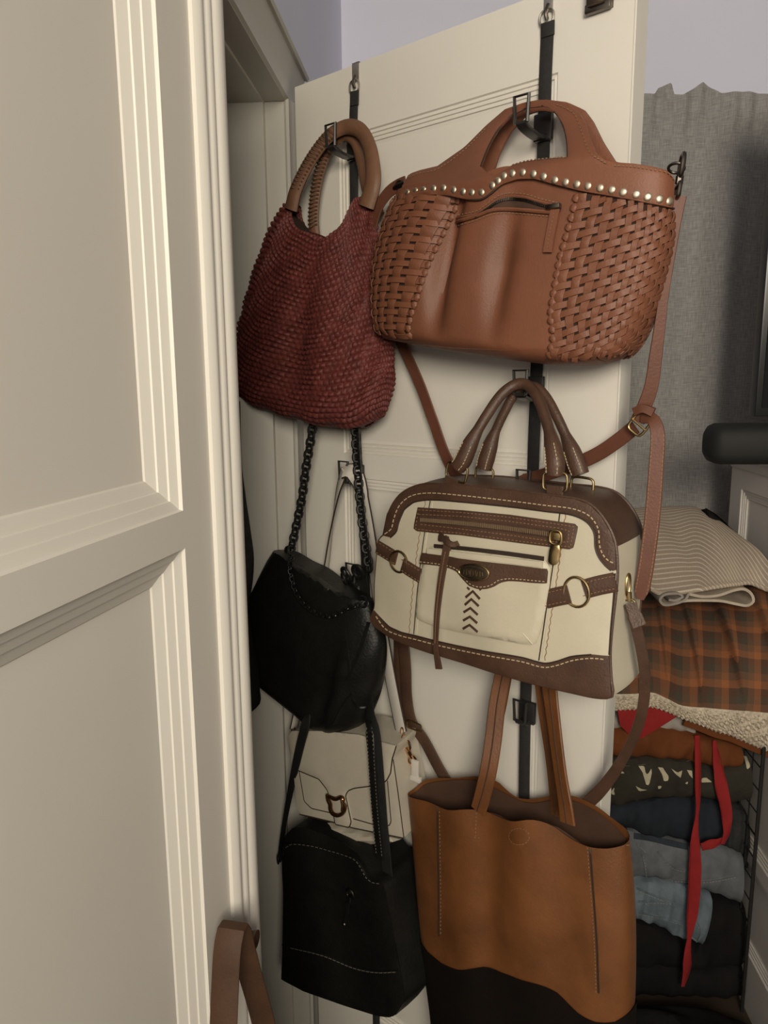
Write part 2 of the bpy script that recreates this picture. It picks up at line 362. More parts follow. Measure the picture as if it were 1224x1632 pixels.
def surf_of(bvh, n=0.05, k=0.0, z0=1.3):
    def f(px, py):
        d = ray(px, py); h = bvh.ray_cast(CAM, d)
        if h[0] is not None:
            nn = h[1] if h[1].dot(d) < 0 else -h[1]; return h[0], nn
        P = PX(px, py, n, k, z0); q = bvh.find_nearest(P); return (q[0], NV.copy()) if q[0] is not None else (P, NV.copy())
    return f
def plane_surf(n, k=0.0, z0=1.3, fn=None):
    def f(px, py): return PX(px, py, n, k, z0), (NV + ZV*k).normalized()
    return f
def inpoly(p, poly):
    x, y = p; c = False; j = len(poly)-1
    for i in range(len(poly)):
        xi, yi = poly[i]; xj, yj = poly[j]
        if (yi > y) != (yj > y) and x < (xj-xi)*(y-yi)/(yj-yi)+xi: c = not c
        j = i
    return c
def patch(poly, surf, thick, off=0.0, holes=(), step=6.0, smooth_poly=False, round_=True, back=None):
    if smooth_poly: poly = catmull(list(poly)+[poly[0]], len(poly)*5)[:-1]
    loops = [resample(poly, step, True)]+[resample(h, step, True) for h in holes]
    pts, edges = [], []
    for L in loops:
        b = len(pts); n = len(L); pts += [Vector(p) for p in L]; edges += [(b+i, b+(i+1) % n) for i in range(n)]
    nb = len(pts); A = loops[0]
    for x in np.arange(A[:, 0].min(), A[:, 0].max(), step):
        for y in np.arange(A[:, 1].min(), A[:, 1].max(), step):
            if inpoly((x, y), A) and not any(inpoly((x, y), h) for h in loops[1:]):
                if min(np.min(np.hypot(L[:, 0]-x, L[:, 1]-y)) for L in loops) > step*0.6: pts.append(Vector((x, y)))
    v2, e2, f2, ov, oe, of = delaunay_2d_cdt(pts, edges, [], 0, 1e-6)
    isb = [any(o < nb for o in ol) for ol in ov]; F2 = []
    for f in f2:
        c = sum((v2[i] for i in f), Vector((0, 0)))/len(f)
        if inpoly(c, A) and not any(inpoly(c, h) for h in loops[1:]): F2.append(list(f))
    top, low = [], []
    for p, b in zip(v2, isb):
        P, N = surf(p.x, p.y); top.append(P+N*(off+thick*(0.55 if (b and round_) else 1.0)))
        low.append(P+N*(back if back is not None else off-0.0015))
    n = len(top); V = top+low; Fc = [list(f) for f in F2]+[[i+n for i in f][::-1] for f in F2]
    cnt = {}
    for f in F2:
        for a, b in zip(f, f[1:]+f[:1]): cnt[(a, b)] = 1
    for (a, b) in list(cnt):
        if (b, a) not in cnt: Fc.append([b, a, a+n, b+n])
    return V, Fc
def stitches(line, surf, off=0.001, ln=5.0, gap=3.0, wd=0.0012, smooth=True):
    L = catmull(line, max(20, len(line)*8)) if smooth and len(line) > 2 else np.array(line, float)
    R = resample(L, 1.0); parts = []; i = 0; st = int(round(ln+gap))
    while i+int(ln) < len(R):
        a, b = R[i], R[i+int(ln)]; pa, na = surf(*a); pb, nb_ = surf(*b)
        c = (pa+pb)/2+(na+nb_).normalized()*off; t = (pb-pa)/2; nn = (na+nb_).normalized(); s_ = t.cross(nn)
        if s_.length > 1e-9: parts.append(obox(c, t, s_.normalized()*wd/2, nn*wd/2.2))
        i += st
    return join(parts)
def strip_on(line, surf, width, thick, off=0.0, n=40):
    # a leather strip lying on a surface along a traced line
    L = catmull(line, n); P, N = [], []
    for a in L:
        p, nn = surf(*a); P.append(p+nn*(off+thick/2)); N.append(nn)
    return ribbon(P, width, thick, up=N)
def cord_on(line, surf, r, off=0.0, n=40, seg=6, smooth=True):
    L = catmull(line, n) if smooth else resample(line, 4)
    return tube([surf(*a)[0]+surf(*a)[1]*off for a in L], r, seg)
def px3(pts, n=40, k=0.0):
    # traced points (x, y, n) to a smooth 3D path in front of the door
    return [Vector(p) for p in catmull([PX(x, y, q) for x, y, q in pts], n)]

# ================================================================== the setting
def structure(name, vf, m, label, smooth=False):
    o = obj(name, vf, m, smooth=smooth); tag(o, label, 'wall' if 'wall' in name else name.split('_')[0], kind='structure'); return o
HB = E2.dot(H)                                         # far jamb
NB = HB - 2*DW - 0.02                                  # near jamb
HZ = PB(449, 157, E2.dot(H)).z                                      # head of the opening
T_W = 0.135                                            # wall thickness
o = structure('floor', boxw(-1.6, 3.2, -2.2, 2.6, -0.05, 0.0), M['floor'], 'dark wooden floor of the bedroom')
o = structure('wall_back', boxw(WC-1.3, 3.2, BD, BD+0.1, 0, 2.6), M['wall'], 'pale lavender painted wall behind the open closet door')
V1 = join([boxw(WC-T_W, WC, HB+0.03, BD+0.02, 0, 2.6), boxw(WC-T_W, WC, -2.2, NB-0.03, 0, 2.6), boxw(WC-T_W, WC, NB-0.03, HB+0.03, HZ+0.02, 2.6)])
o = structure('wall_left', V1, M['wall'], 'lavender wall that holds the closet doorway')
# closet interior
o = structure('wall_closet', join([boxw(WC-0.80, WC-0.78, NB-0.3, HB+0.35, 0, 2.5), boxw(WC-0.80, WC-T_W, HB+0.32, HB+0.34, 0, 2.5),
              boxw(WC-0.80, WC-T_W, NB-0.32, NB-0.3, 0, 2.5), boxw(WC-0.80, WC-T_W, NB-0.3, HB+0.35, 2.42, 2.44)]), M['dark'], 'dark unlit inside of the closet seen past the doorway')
# door frame: jamb, stop, casing, head
fr = thing('trim_1', 'white painted frame around the closet doorway', 'door frame', WP(WC, HB, 0), kind='structure')
a_stop = wad(PB(427, 400, HB))[0]; a_in = wad(PB(371, 400, HB))[0]
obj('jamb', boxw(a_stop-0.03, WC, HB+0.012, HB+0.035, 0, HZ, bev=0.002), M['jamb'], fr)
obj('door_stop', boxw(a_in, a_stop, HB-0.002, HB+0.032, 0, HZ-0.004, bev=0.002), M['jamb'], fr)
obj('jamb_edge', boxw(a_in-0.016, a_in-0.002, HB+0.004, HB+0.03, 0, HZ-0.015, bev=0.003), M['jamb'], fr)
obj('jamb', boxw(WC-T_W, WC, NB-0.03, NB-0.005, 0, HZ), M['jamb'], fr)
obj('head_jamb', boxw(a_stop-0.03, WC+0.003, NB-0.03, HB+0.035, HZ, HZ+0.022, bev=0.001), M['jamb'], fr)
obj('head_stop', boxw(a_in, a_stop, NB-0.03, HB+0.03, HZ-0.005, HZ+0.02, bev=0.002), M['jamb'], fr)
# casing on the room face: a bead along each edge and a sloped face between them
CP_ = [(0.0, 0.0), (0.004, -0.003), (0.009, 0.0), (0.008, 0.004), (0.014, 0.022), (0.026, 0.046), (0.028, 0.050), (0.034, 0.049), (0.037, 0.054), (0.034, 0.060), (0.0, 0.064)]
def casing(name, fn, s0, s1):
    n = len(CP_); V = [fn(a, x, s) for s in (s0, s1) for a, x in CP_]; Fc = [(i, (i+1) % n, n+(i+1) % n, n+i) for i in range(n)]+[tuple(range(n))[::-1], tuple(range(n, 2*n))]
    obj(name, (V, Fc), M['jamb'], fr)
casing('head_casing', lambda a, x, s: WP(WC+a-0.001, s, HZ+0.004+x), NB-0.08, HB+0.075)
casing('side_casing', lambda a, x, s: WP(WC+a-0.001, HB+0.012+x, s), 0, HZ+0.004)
# ---- a panelled door leaf in its own frame fr3(x along, y out, z)
def frame_loft(fr3, x0, x1, z0, z1, prof):
    V, Fc = [], []
    for ins, y in prof:
        V += [fr3(x0+ins, y, z0+ins), fr3(x1-ins, y, z0+ins), fr3(x1-ins, y, z1-ins), fr3(x0+ins, y, z1-ins)]
    for i in range(len(prof)-1):
        for j in range(4): Fc.append((i*4+j, i*4+(j+1) % 4, (i+1)*4+(j+1) % 4, (i+1)*4+j))
    return V, Fc
MOULD = [(0, 0.0), (0.0015, -0.0035), (0.005, -0.0025), (0.0065, -0.0025), (0.007, -0.0055), (0.0125, -0.004), (0.013, -0.007), (0.0185, -0.0055), (0.019, -0.0085), (0.024, -0.0095)]
SLOPED = [(0, 0), (0.001, -0.002), (0.0075, -0.0045), (0.008, -0.0055), (0.0148, -0.008), (0.0153, -0.009), (0.023, -0.012), (0.024, -0.013)]
def leaf(root, fr3, W, ztop, x0, x1, panels, thick, wide=1.0, deep=1.0, prof=MOULD, mt='door'):
    zs = [0.006]+[z for p in panels for z in p]+[ztop]
    b = lambda a0, a1, y0, y1, q0, q1, bev=0.0: boxw(a0, a1, y0, y1, q0, q1, fr=fr3, bev=bev)
    obj('stile', b(0, x0, -thick, 0, zs[0], ztop), M[mt], root, False); obj('stile', b(x1, W, -thick, 0, zs[0], ztop), M[mt], root, False)
    for i in range(0, len(zs), 2): obj('rail', b(x0, x1, -thick, 0, zs[i], zs[i+1]), M[mt], root, False)
    for z0, z1 in panels:
        obj('panel', b(x0+0.002, x1-0.002, -thick+0.002, prof[-1][1]*deep, z0+0.002, z1-0.002), M[mt], root, False)
        obj('panel_moulding', frame_loft(fr3, x0, x1, z0, z1, [(i*wide, y*deep) for i, y in prof]), M[mt], root, False)
d1 = thing('door_1', 'open white panelled closet door with handbags hanging on it', 'door', DP(DW/2, 0, -0.017), kind='structure')
ul = duzn(PX(548, 700))[0]; ur = duzn(PX(889.5, 109.6))[0]; zt1 = duzn(PX(589.4, 205))[1]; zb1 = duzn(PX(620, 727))[1]; zt2 = duzn(PX(620, 767))[1]
leaf(d1, lambda x, y, z: DP(x, z, y), DW, DTOP, ul, ur, [(0.20, zt2), (zb1, zt1)], 0.035)
obj('edge_bead', boxdoor(DW-0.0015, DW+0.0012, -0.034, 0.0012, 0.006, DTOP, bev=0.0005), M['door'], d1, False)
d2 = thing('door_2', 'white panelled closet door leaf standing close on the left with fluted meeting strip', 'door', LE-LD*DW/2, kind='structure')
lf = lambda x, y, z: LE + LD*(x-DW) + LN*y + ZV*z
s_out = LF(291.7, 813.9); s_in = LF(264, 797.7); z_lo = LF(295.8, 873.2)[1]
wide = ((s_out[0]-s_in[0]))/0.024
sx1 = DW+s_out[0]
leaf(d2, lf, DW-0.004, 2.0, 0.07, sx1, [(0.20, z_lo), (s_out[1], 1.93)], 0.035, wide=wide, deep=1.6, prof=SLOPED, mt='leaf')
sa = DW+LF(337, 800)[0]
fl = []; pr = [(0, 0), (0.0, 0.004), (0.10, 0.009), (0.2, 0.0095), (0.30, 0.007), (0.33, 0.0045), (0.38, 0.0085), (0.46, 0.0105), (0.55, 0.009), (0.58, 0.0065), (0.63, 0.0105), (0.75, 0.013), (0.9, 0.0125), (0.97, 0.010), (1.0, 0.004), (1.0, -0.04)]
V, Fc = [], []
for z in (0.006, 2.0):
    for a, y in pr: V.append(lf(sa+(DW-sa)*a, y*1.0-0.0 if y < 0 else y, z))
n = len(pr)
for i in range(n-1): Fc.append((i, i+1, n+i+1, n+i))
Fc += [tuple(range(n))[::-1], tuple(range(n, 2*n))]
obj('fluted_strip', (V, Fc), M['leaf'], d2)
kc = hit(372, 1492, LE+LN*0.004, LN); kz = kc.z
kb = []
for t_, r_ in ((0, 0.011), (0.004, 0.010), (0.006, 0.006), (0.010, 0.006), (0.014, 0.009), (0.019, 0.010), (0.021, 0.003)): kb.append((t_, r_))
obj('knob', tube([kc+LN*(0.008+t_) for t_, r_ in kb], [r_ for t_, r_ in kb], 16), M['bronze'], d2)

# ---- door bolt near the top of the open door
bt = thing('door_catch', 'dark bronze catch screwed to the top corner of the open door', 'latch', PX(965, 10))
c0 = PX(938, 26); c1 = PX(978, 12); u0 = duzn(c0)[0]; u1 = duzn(c1)[0]; zb = 1.878
zb = (duzn(c0)[1]+duzn(c1)[1])/2
obj('base_plate', boxdoor(u0, u1, 0, 0.004, zb, zb+0.075, bev=0.001), M['bronze'], bt)
obj('housing', boxdoor(u0+0.004, u1-0.006, 0.003, 0.018, zb+0.004, zb+0.07, bev=0.003), M['bronze'], bt)
obj('lower_ledge', boxdoor(u0-0.001, u1, 0.003, 0.011, zb-0.002, zb+0.010, bev=0.002), M['gun'], bt)
obj('thumb_ring', ring(DP(u1+0.009, zb+0.024, 0.012), UV*0.010, ZV*0.012, 0.003), M['bronze'], bt)

# ---- closet: charcoal clothes hanging inside, just showing past the leaf
def cloth_sheet(fn, nu, nv, th=None):
    V = [fn(i/nu, j/nv) for j in range(nv+1) for i in range(nu+1)]; Fc = []
    for j in range(nv):
        for i in range(nu): Fc.append((j*(nu+1)+i, j*(nu+1)+i+1, (j+1)*(nu+1)+i+1, (j+1)*(nu+1)+i))
    return V, Fc
def hung(name, px_edge, dd, wdt, label, m):
    # garment hanging in the doorway: closed loop section, its right edge follows a traced line
    E = catmull(px_edge, 40); rows = []
    for x, y in E:
        P = PB(x, y, dd); rows.append(P)
    V, Fc = [], []; K = 28
    for i, P in enumerate(rows):
        for j in range(K):
            a = 2*math.pi*j/K; rip = 1+0.18*math.sin(5*a+i*0.1)
            V.append(P - E1*wdt*0.5 + E1*(wdt*0.5*math.cos(a)) + E2*(0.05*math.sin(a)*rip))
    for i in range(len(rows)-1):
        for j in range(K): Fc.append((i*K+j, i*K+(j+1) % K, (i+1)*K+(j+1) % K, (i+1)*K+j))
    Fc += [tuple(range(K)), tuple((len(rows)-1)*K+j for j in range(K))]
    o = obj(name, (V, Fc), m); tag(o, label, 'clothes'); return o
hung('hanging_cardigan', [(381, 640), (384, 740), (390, 790), (399, 850), (404, 890), (402, 930), (396, 965), (394, 980)], HB-0.05, 0.12, 'charcoal knit garment showing past the near door leaf above the black chain bag', M['charc'])
hung('hanging_coat', [(396, 985), (402, 1030), (410, 1065), (413, 1100), (414, 1122), (400, 1128)], HB-0.16, 0.10, 'black garment hem showing between the near door leaf and the black chain bag', M['blackc'])

# ================================================================== over-the-door strap hangers
def hanger(label, path, widths, hooks, brk, nn=0.0025):
    t = thing('strap_hanger', label, 'hanger', PX(path[0][0], path[0][1]))
    (bx0, by0, bx1, by1) = brk
    P0 = duzn(PX(bx0, by0)); P1 = duzn(PX(bx1, by1)); uc = (P0[0]+P1[0])/2; wd = abs(P1[0]-P0[0])
    br = [boxdoor(uc-wd/2, uc+wd/2, 0.0003, 0.0018, P1[1], DTOP+0.002, bev=0.0004), boxdoor(uc-wd/2, uc+wd/2, -0.038, 0.0018, DTOP+0.0005, DTOP+0.002), boxdoor(uc-wd/2, uc+wd/2, -0.038, -0.0365, DTOP-0.03, DTOP+0.002)]
    obj('steel_bracket', join(br), M['steel'], t)
    zc = P1[1]
    obj('bracket_hook', tube([DP(uc, zc+0.008, 0.002), DP(uc, zc+0.001, 0.006), DP(uc, zc-0.006, 0.007), DP(uc, zc-0.011, 0.004)], 0.0028, 8), M['gun'], t)
    obj('ring', ring(DP(uc, zc-0.009, 0.005), UV*0.0105, ZV*0.010, 0.0016, sq=2.6), M['steel'], t)
    pts = px3([(x, y, nn) for x, y in path], 80)
    obj('webbing', ribbon(pts, widths, 0.0022), M['web'], t)
    obj('webbing_fold', ribbon(px3([(path[0][0], path[0][1]-1, nn+0.003), (path[0][0]-0.4, path[0][1]+22, nn+0.002)], 8), widths*1.05, 0.003), M['web'], t)
    for (hx, hy, out) in hooks:
        u, z, _ = duzn(PX(hx, hy, 0.004)); parts = []
        hk = obj('hook', boxdoor(u-0.014, u+0.014, 0.003, 0.011, z-0.022, z+0.014, bev=0.002), M['plastic'], t)
        arm = [DP(u, z-0.016, 0.009), DP(u, z-0.020, 0.02), DP(u, z-0.019, out*0.6), DP(u, z-0.015, out*0.9), DP(u, z-0.011, out)]
        obj('hook_arm', ribbon(catmull(arm, 20).tolist(), 0.016, 0.005, up=ZV*0.6+NV*0.8), M['plastic'], hk)
        obj('hook_gate', tube([DP(u-0.009, z-0.012, out), DP(u-0.011, z+0.022, out), DP(u+0.011, z+0.022, out), DP(u+0.009, z-0.012, out)], 0.0026, 6), M['plastic'], hk)
    return t
hanger('black strap hanger over the door behind the red woven bag', [(565, 146), (563, 200), (564, 300), (566, 500), (569, 690), (579, 850), (586, 1000), (592, 1250), (597, 1480), (600, 1640), (602, 1740)], 0.0185,
       [(566, 234, 0.062), (572, 752, 0.044), (578, 912, 0.036)], (562, 101, 573, 128))
hanger('black strap hanger over the door behind the brown woven tote', [(873, 36), (869, 130), (866, 240), (858, 500), (854, 620), (846, 850), (838, 1110), (836, 1210), (835, 1290), (832, 1400)], 0.0195,
       [(868, 199, 0.066), (855, 615, 0.050), (848, 770, 0.030), (842, 1130, 0.030)], (868, -12, 882, 16))

# ================================================================== red crochet bag
rb = thing('crochet_tote', 'dark red crocheted raffia tote with tan leather handles', 'handbag', PX(510, 684, 0.05))
def redht(t): 
    b = 1.0 if t < 0.86 else max(0, 1-((t-0.86)/0.14)**2.2)**0.5
    return b*(0.35+0.65*min(1, t/0.55)**0.8)
redb = Pillow(T=[(455, 325), (473, 326), (476, 348), (484, 364), (503, 372), (519, 380), (530, 382), (545, 372), (558, 357), (566, 342), (573, 318), (592, 314)],
    B=[(374, 630), (400, 642), (440, 656), (480, 668), (520, 678), (560, 683), (590, 678), (614, 656)],
    L=[(455, 325), (440, 346), (425, 380), (406, 435), (391, 487), (376, 530), (368, 575), (368, 610), (374, 630)],
    R=[(592, 314), (598, 352), (606, 410), (616, 480), (622, 550), (624, 600), (614, 656)],
    n0=0.05, Df=0.058, Db=0.042, es=2.2, ht=redht, Ns=288, Nt=205, cap=False, skew=0.25,
    wr=lambda x, t: 0.010*math.exp(-((x-0.38)/0.22)**2)*math.sin(math.pi*min(1, t*1.1)) - 0.014*math.exp(-((x-0.12)/0.20)**2)*math.sin(math.pi*min(1, t*1.05)) + 0.003*math.sin(6*x+5*t))
rows_, cols_ = 38.0, 46.0
ii, jj = np.meshgrid(np.arange(206)/205.0, np.arange(576)/576.0, indexing='ij')
wob = 0.25*np.sin(jj*37+ii*11)+0.2*np.sin(jj*83-ii*29)
rr = ii*rows_+wob*0.5; cc = jj*cols_*2+np.floor(rr)*0.5
bump = np.abs(np.sin(np.pi*rr))**0.6*(0.50+0.50*np.abs(np.sin(np.pi*cc))**0.7)*(0.85+0.3*np.sin(np.floor(rr)*12.9+np.floor(cc)*7.3))
dsp = (bump*0.0056-0.0028)
obj('crochet_body', redb.build(dsp), M['red'], rb, label='crocheted dark red raffia body in raised rows')
obj('lining', Pillow(T=[(458, 335), (478, 352), (500, 378), (530, 390), (560, 365), (588, 328)], B=[(385, 622), (480, 660), (560, 674), (608, 646)],
    L=[(458, 335), (412, 435), (380, 550), (385, 622)], R=[(588, 328), (600, 410), (614, 550), (608, 646)], n0=0.046, Df=0.02, Db=0.02, es=2.2, ht=lambda t: 0.3+0.6*t-0.85*t**6, cap=False).vf, M['holes'], rb)
def redhandle(pts, wds, label=None):
    P = px3(pts, 60); W = np.interp(np.linspace(0, 1, 60), np.linspace(0, 1, len(wds)), wds)
    h = obj('handle', tube(P, (W/2).tolist(), 12, up=NV, flat=0.55), M['handle'], rb); return P, W, h
P, W, h1 = redhandle([(464, 334, .066), (471, 305, .066), (487, 270, .062), (507, 238, .058), (528, 214, .052), (552, 202, .046), (574, 208, .046), (588, 232, .050), (594, 265, .056), (594, 295, .062), (584, 330, .064)], [.030, .026, .024, .023, .024, .026, .030, .032])
L_ = [(x+dx, y+dy) for (x, y, dx, dy) in ((482, 318, 0, 0), (488, 300, 0, 0), (498, 275, 0, 0), (512, 250, 0, 0), (526, 231, 0, 0))]
P2, W2, h2 = redhandle([(503, 385, .030), (500, 350, .030), (503, 310, .032), (511, 270, .034), (526, 234, .034), (548, 212, .034), (566, 222, .030), (577, 256, .024), (586, 300, .022), (604, 345, .022)], [.022, .022, .022, .022, .024, .024, .024, .024])
for hh, PP, a, b, wv in ((h1, P, 6, 26, 0.014), (h2, P2, 4, 30, 0.017)):
    Q = resample([tuple(p) for p in PP[a:b]], 0.0065); F_, T_, N_ = frames(Q, NV); parts = []
    for p, t, q in zip(F_, T_, N_):
        B = t.cross(q).normalized(); 
        parts.append(tube([p+B*0.011*sg+q*0.004+t*0.003*sg for sg in (1.0, 0.55)]+[p+q*0.0085] + [p-B*0.006*1+q*0.007-t*0.002], 0.0019, 5))
    obj('handle_lacing', join(parts), M['hole2'], hh)

# ================================================================== brown woven leather tote
C3 = lambda pts: cv(pts, 2.354, 590, 230)
C2 = lambda pts: cv(pts, 2.336, 700, 0)
bt_ = thing('woven_tote', 'large brown leather tote with woven side panels and a row of studs', 'handbag', PX(830, 584, 0.07))
def totht(t):
    b = 1.0 if t < 0.88 else max(0, 1-((t-0.88)/0.12)**2.4)**0.5
    return b*(0.80+0.20*min(1, t/0.6))
def totwr(x, t):
    a = math.sin(math.pi*min(1.0, 0.12+t*0.95))
    return (-0.027*math.exp(-((x+0.36-0.05*t)/0.075)**2)*a + 0.006*math.exp(-((x+0.12)/0.16)**2)*a - 0.015*math.exp(-((x-0.10-0.04*t)/0.07)**2)*a*min(1, t*2) + 0.004*math.exp(-((x+0.62)/0.18)**2)*a)
TL = C3([(120, 205), (60, 350), (46, 450), (42, 600), (62, 725)]); TR = [(1070, 333), (1068, 379), (1056, 434), (1038, 493), (1014, 544), (988, 572)]
tot = Pillow(T=[(642, 308), (700, 300), (760, 304), (830, 276), (890, 284), (960, 298), (1020, 306), (1072, 318)],
    B=[(616, 541), (660, 549), (717, 560), (802, 572), (887, 582), (938, 583), (970, 579), (988, 572)],
    L=[(642, 308), (636, 328), (622, 366), (610, 421), (607, 485), (616, 541)], R=[(1072, 318)]+TR,
    n0=0.068, Df=0.052, Db=0.048, es=3.4, ht=totht, wr=totwr, Ns=120, Nt=80)
obj('body', tot.vf, M['tote'], bt_)
TS = surf_of(tot.bvh, 0.068+0.045)
# yoke and front handle in one piece of leather, leaning back to the hook
def yoke_surf(n_mid, df, n_top, zoff=0.0):
    u0 = duzn(PX(640, 310, 0.068))[0]; u1 = duzn(PX(1073, 318, 0.068))[0]; za = duzn(PX(850, 285, 0.11))[1]; zb = duzn(PX(871, 158, 0.07))[1]
    def nf(u, z):
        x = max(-1, min(1, (u-u0)/(u1-u0)*2-1)); nn = n_mid + df*max(0, 1-abs(x)**3.4)**(1/3.4)
        f = max(0, (z-za-0.01)/(zb-za-0.01)); return nn+(n_top-nn)*min(1, f)**0.9
    def f(px, py):
        n_ = n_mid+df*0.8
        for _ in range(12):
            P = PX(px, py, n_); u, z, _n = duzn(P); n_ = n_*0.5+nf(u, z)*0.5
        u, z, _n = duzn(P); e = 0.004; gu = (nf(u+e, z)-nf(u-e, z))/(2*e); gu = max(-1.5, min(1.5, gu))
        return P, (NV*(1 if df > 0 else 1)-UV*gu).normalized()
    return f
YS = yoke_surf(0.069, 0.052*0.85, 0.056)
lowe = C3([(120, 210), (180, 200), (250, 190), (300, 194), (350, 205), (395, 212), (425, 208), (460, 184), (500, 152), (560, 132), (620, 131), (700, 153), (800, 178), (900, 195), (1000, 214), (1070, 229), (1130, 243)])
outer = [(1072, 287), (1060, 273), (1040, 267), (1012, 262), (982, 260)] + C2([(620, 600), (590, 575), (566, 520), (548, 460), (528, 425), (490, 395), (440, 378), (380, 374), (320, 385), (250, 410), (180, 470), (100, 550), (0, 620)]) + [(672, 272), (655, 278), (645, 296)]
hole = C2([(160, 622), (175, 580), (195, 535), (225, 485), (275, 432), (330, 405), (395, 398), (440, 425), (468, 475), (480, 530), (483, 588), (440, 590), (395, 594), (330, 602), (280, 615), (240, 640), (215, 655), (185, 645)])
yk = obj('yoke_handle', patch(lowe+outer, YS, 0.004, 0.002, holes=[hole], step=7), M['tote'], bt_)
obj('edge_seam', cord_on(lowe, TS, 0.0013, 0.003, 90), M['edge'], yk)
obj('edge_seam', cord_on(C2([(160, 622), (175, 580), (195, 535), (225, 485), (275, 432), (330, 405), (395, 398), (440, 425), (468, 475), (480, 530), (483, 588)]), YS, 0.0012, 0.0035, 60), M['edge'], yk)
st = [stitches([(x, y+6) for x, y in reversed(outer[:5])], YS, 0.007, 3, 3, 0.0011),
      stitches(C2([(628, 612), (572, 575), (548, 520), (528, 462), (512, 430), (480, 407), (440, 392)]), YS, 0.007, 3, 3, 0.0011),
      stitches([(x+1, y+6) for x, y in C2([(180, 470), (100, 550), (0, 620)])]+[(672, 278), (656, 284)], YS, 0.007, 3, 3, 0.0011),
      stitches([(x, y-5) for x, y in C2([(483, 600), (395, 607), (330, 615), (280, 630)])], YS, 0.007, 3, 3, 0.0011)]
obj('yoke_stitching', join(st), M['thread2'], yk, kind='stuff')
YB = yoke_surf(0.068, -0.043, 0.030)
dx = lambda L, a, b: [(x+a, y+b) for x, y in L]
bk_out = [(1062, 286), (1046, 272), (1012, 262), (984, 259)] + C2([(660, 605), (612, 530), (574, 452), (542, 410), (480, 382), (400, 372), (330, 386), (270, 412), (210, 470), (140, 550), (60, 615)]) + [(690, 284)]
bk_hole = C2([(205, 640), (222, 585), (242, 540), (272, 488), (325, 430), (380, 412), (430, 420), (470, 450), (500, 520), (505, 600), (430, 640), (300, 640)])
obj('back_handle', patch(bk_out, YB, 0.004, 0.0, holes=[bk_hole], step=8), M['tote'], bt_)
# studs
for x, y in C3([(150, 187), (180, 181), (210, 177), (247, 172), (284, 170), (322, 177), (357, 183), (390, 187), (426, 186), (466, 160), (487, 143), (510, 125), (541, 116), (580, 112), (620, 117), (658, 127), (700, 140), (740, 148), (782, 156), (823, 163), (868, 170), (911, 177), (953, 186), (1000, 194), (1041, 204), (1080, 212), (1112, 220)]):
    p, q = YS(x, y-1.5); big = 0.0050; obj('stud', dome(p+q*0.0055, q, big, 0.0018), M['stud'], bt_)
# woven panels: over-and-under leather strips on a dark backing
def th_of(x): return math.acos(max(-1, min(1, -x)))
def find_st(px, py):
    # invert the body patch for a traced point
    best = None; x, t = 0.0, 0.5
    tgt = TS(px, py)[0]
    for st_ in (0.2, 0.05, 0.012, 0.003):
        c = []
        for a in np.arange(-5, 6)*st_:
            for b in np.arange(-5, 6)*st_*0.5:
                xx, tt = min(1, max(-1, x+a)), min(1, max(0, t+b)); c.append(((tot.pos(th_of(xx), tt)-tgt).length, xx, tt))
        _, x, t = min(c)
    return x, t
_NG, _MG = 240, 100
_G = np.array([[tuple(tot.pos(2*math.pi*j/_NG, i/_MG)) for j in range(_NG)] for i in range(_MG+1)])
_gn = np.cross(np.roll(_G, -1, 1)-np.roll(_G, 1, 1), np.gradient(_G, axis=0)); _gn /= np.maximum(np.linalg.norm(_gn, axis=2, keepdims=True), 1e-9)
if _gn[50, 60]@np.array(NV) < 0: _gn = -_gn
def tot_pn(th, t):
    x = (th/(2*math.pi) % 1.0)*_NG; y = min(max(t, 0), 1)*_MG; j = int(x) % _NG; i = min(int(y), _MG-1); fx, fy = x-int(x), y-i; k = (j+1) % _NG
    w4 = ((1-fx)*(1-fy), fx*(1-fy), (1-fx)*fy, fx*fy)
    p = _G[i, j]*w4[0]+_G[i, k]*w4[1]+_G[i+1, j]*w4[2]+_G[i+1, k]*w4[3]; q = _gn[i, j]*w4[0]+_gn[i, k]*w4[1]+_gn[i+1, j]*w4[2]+_gn[i+1, k]*w4[3]
    return Vector(p), Vector(q).normalized()
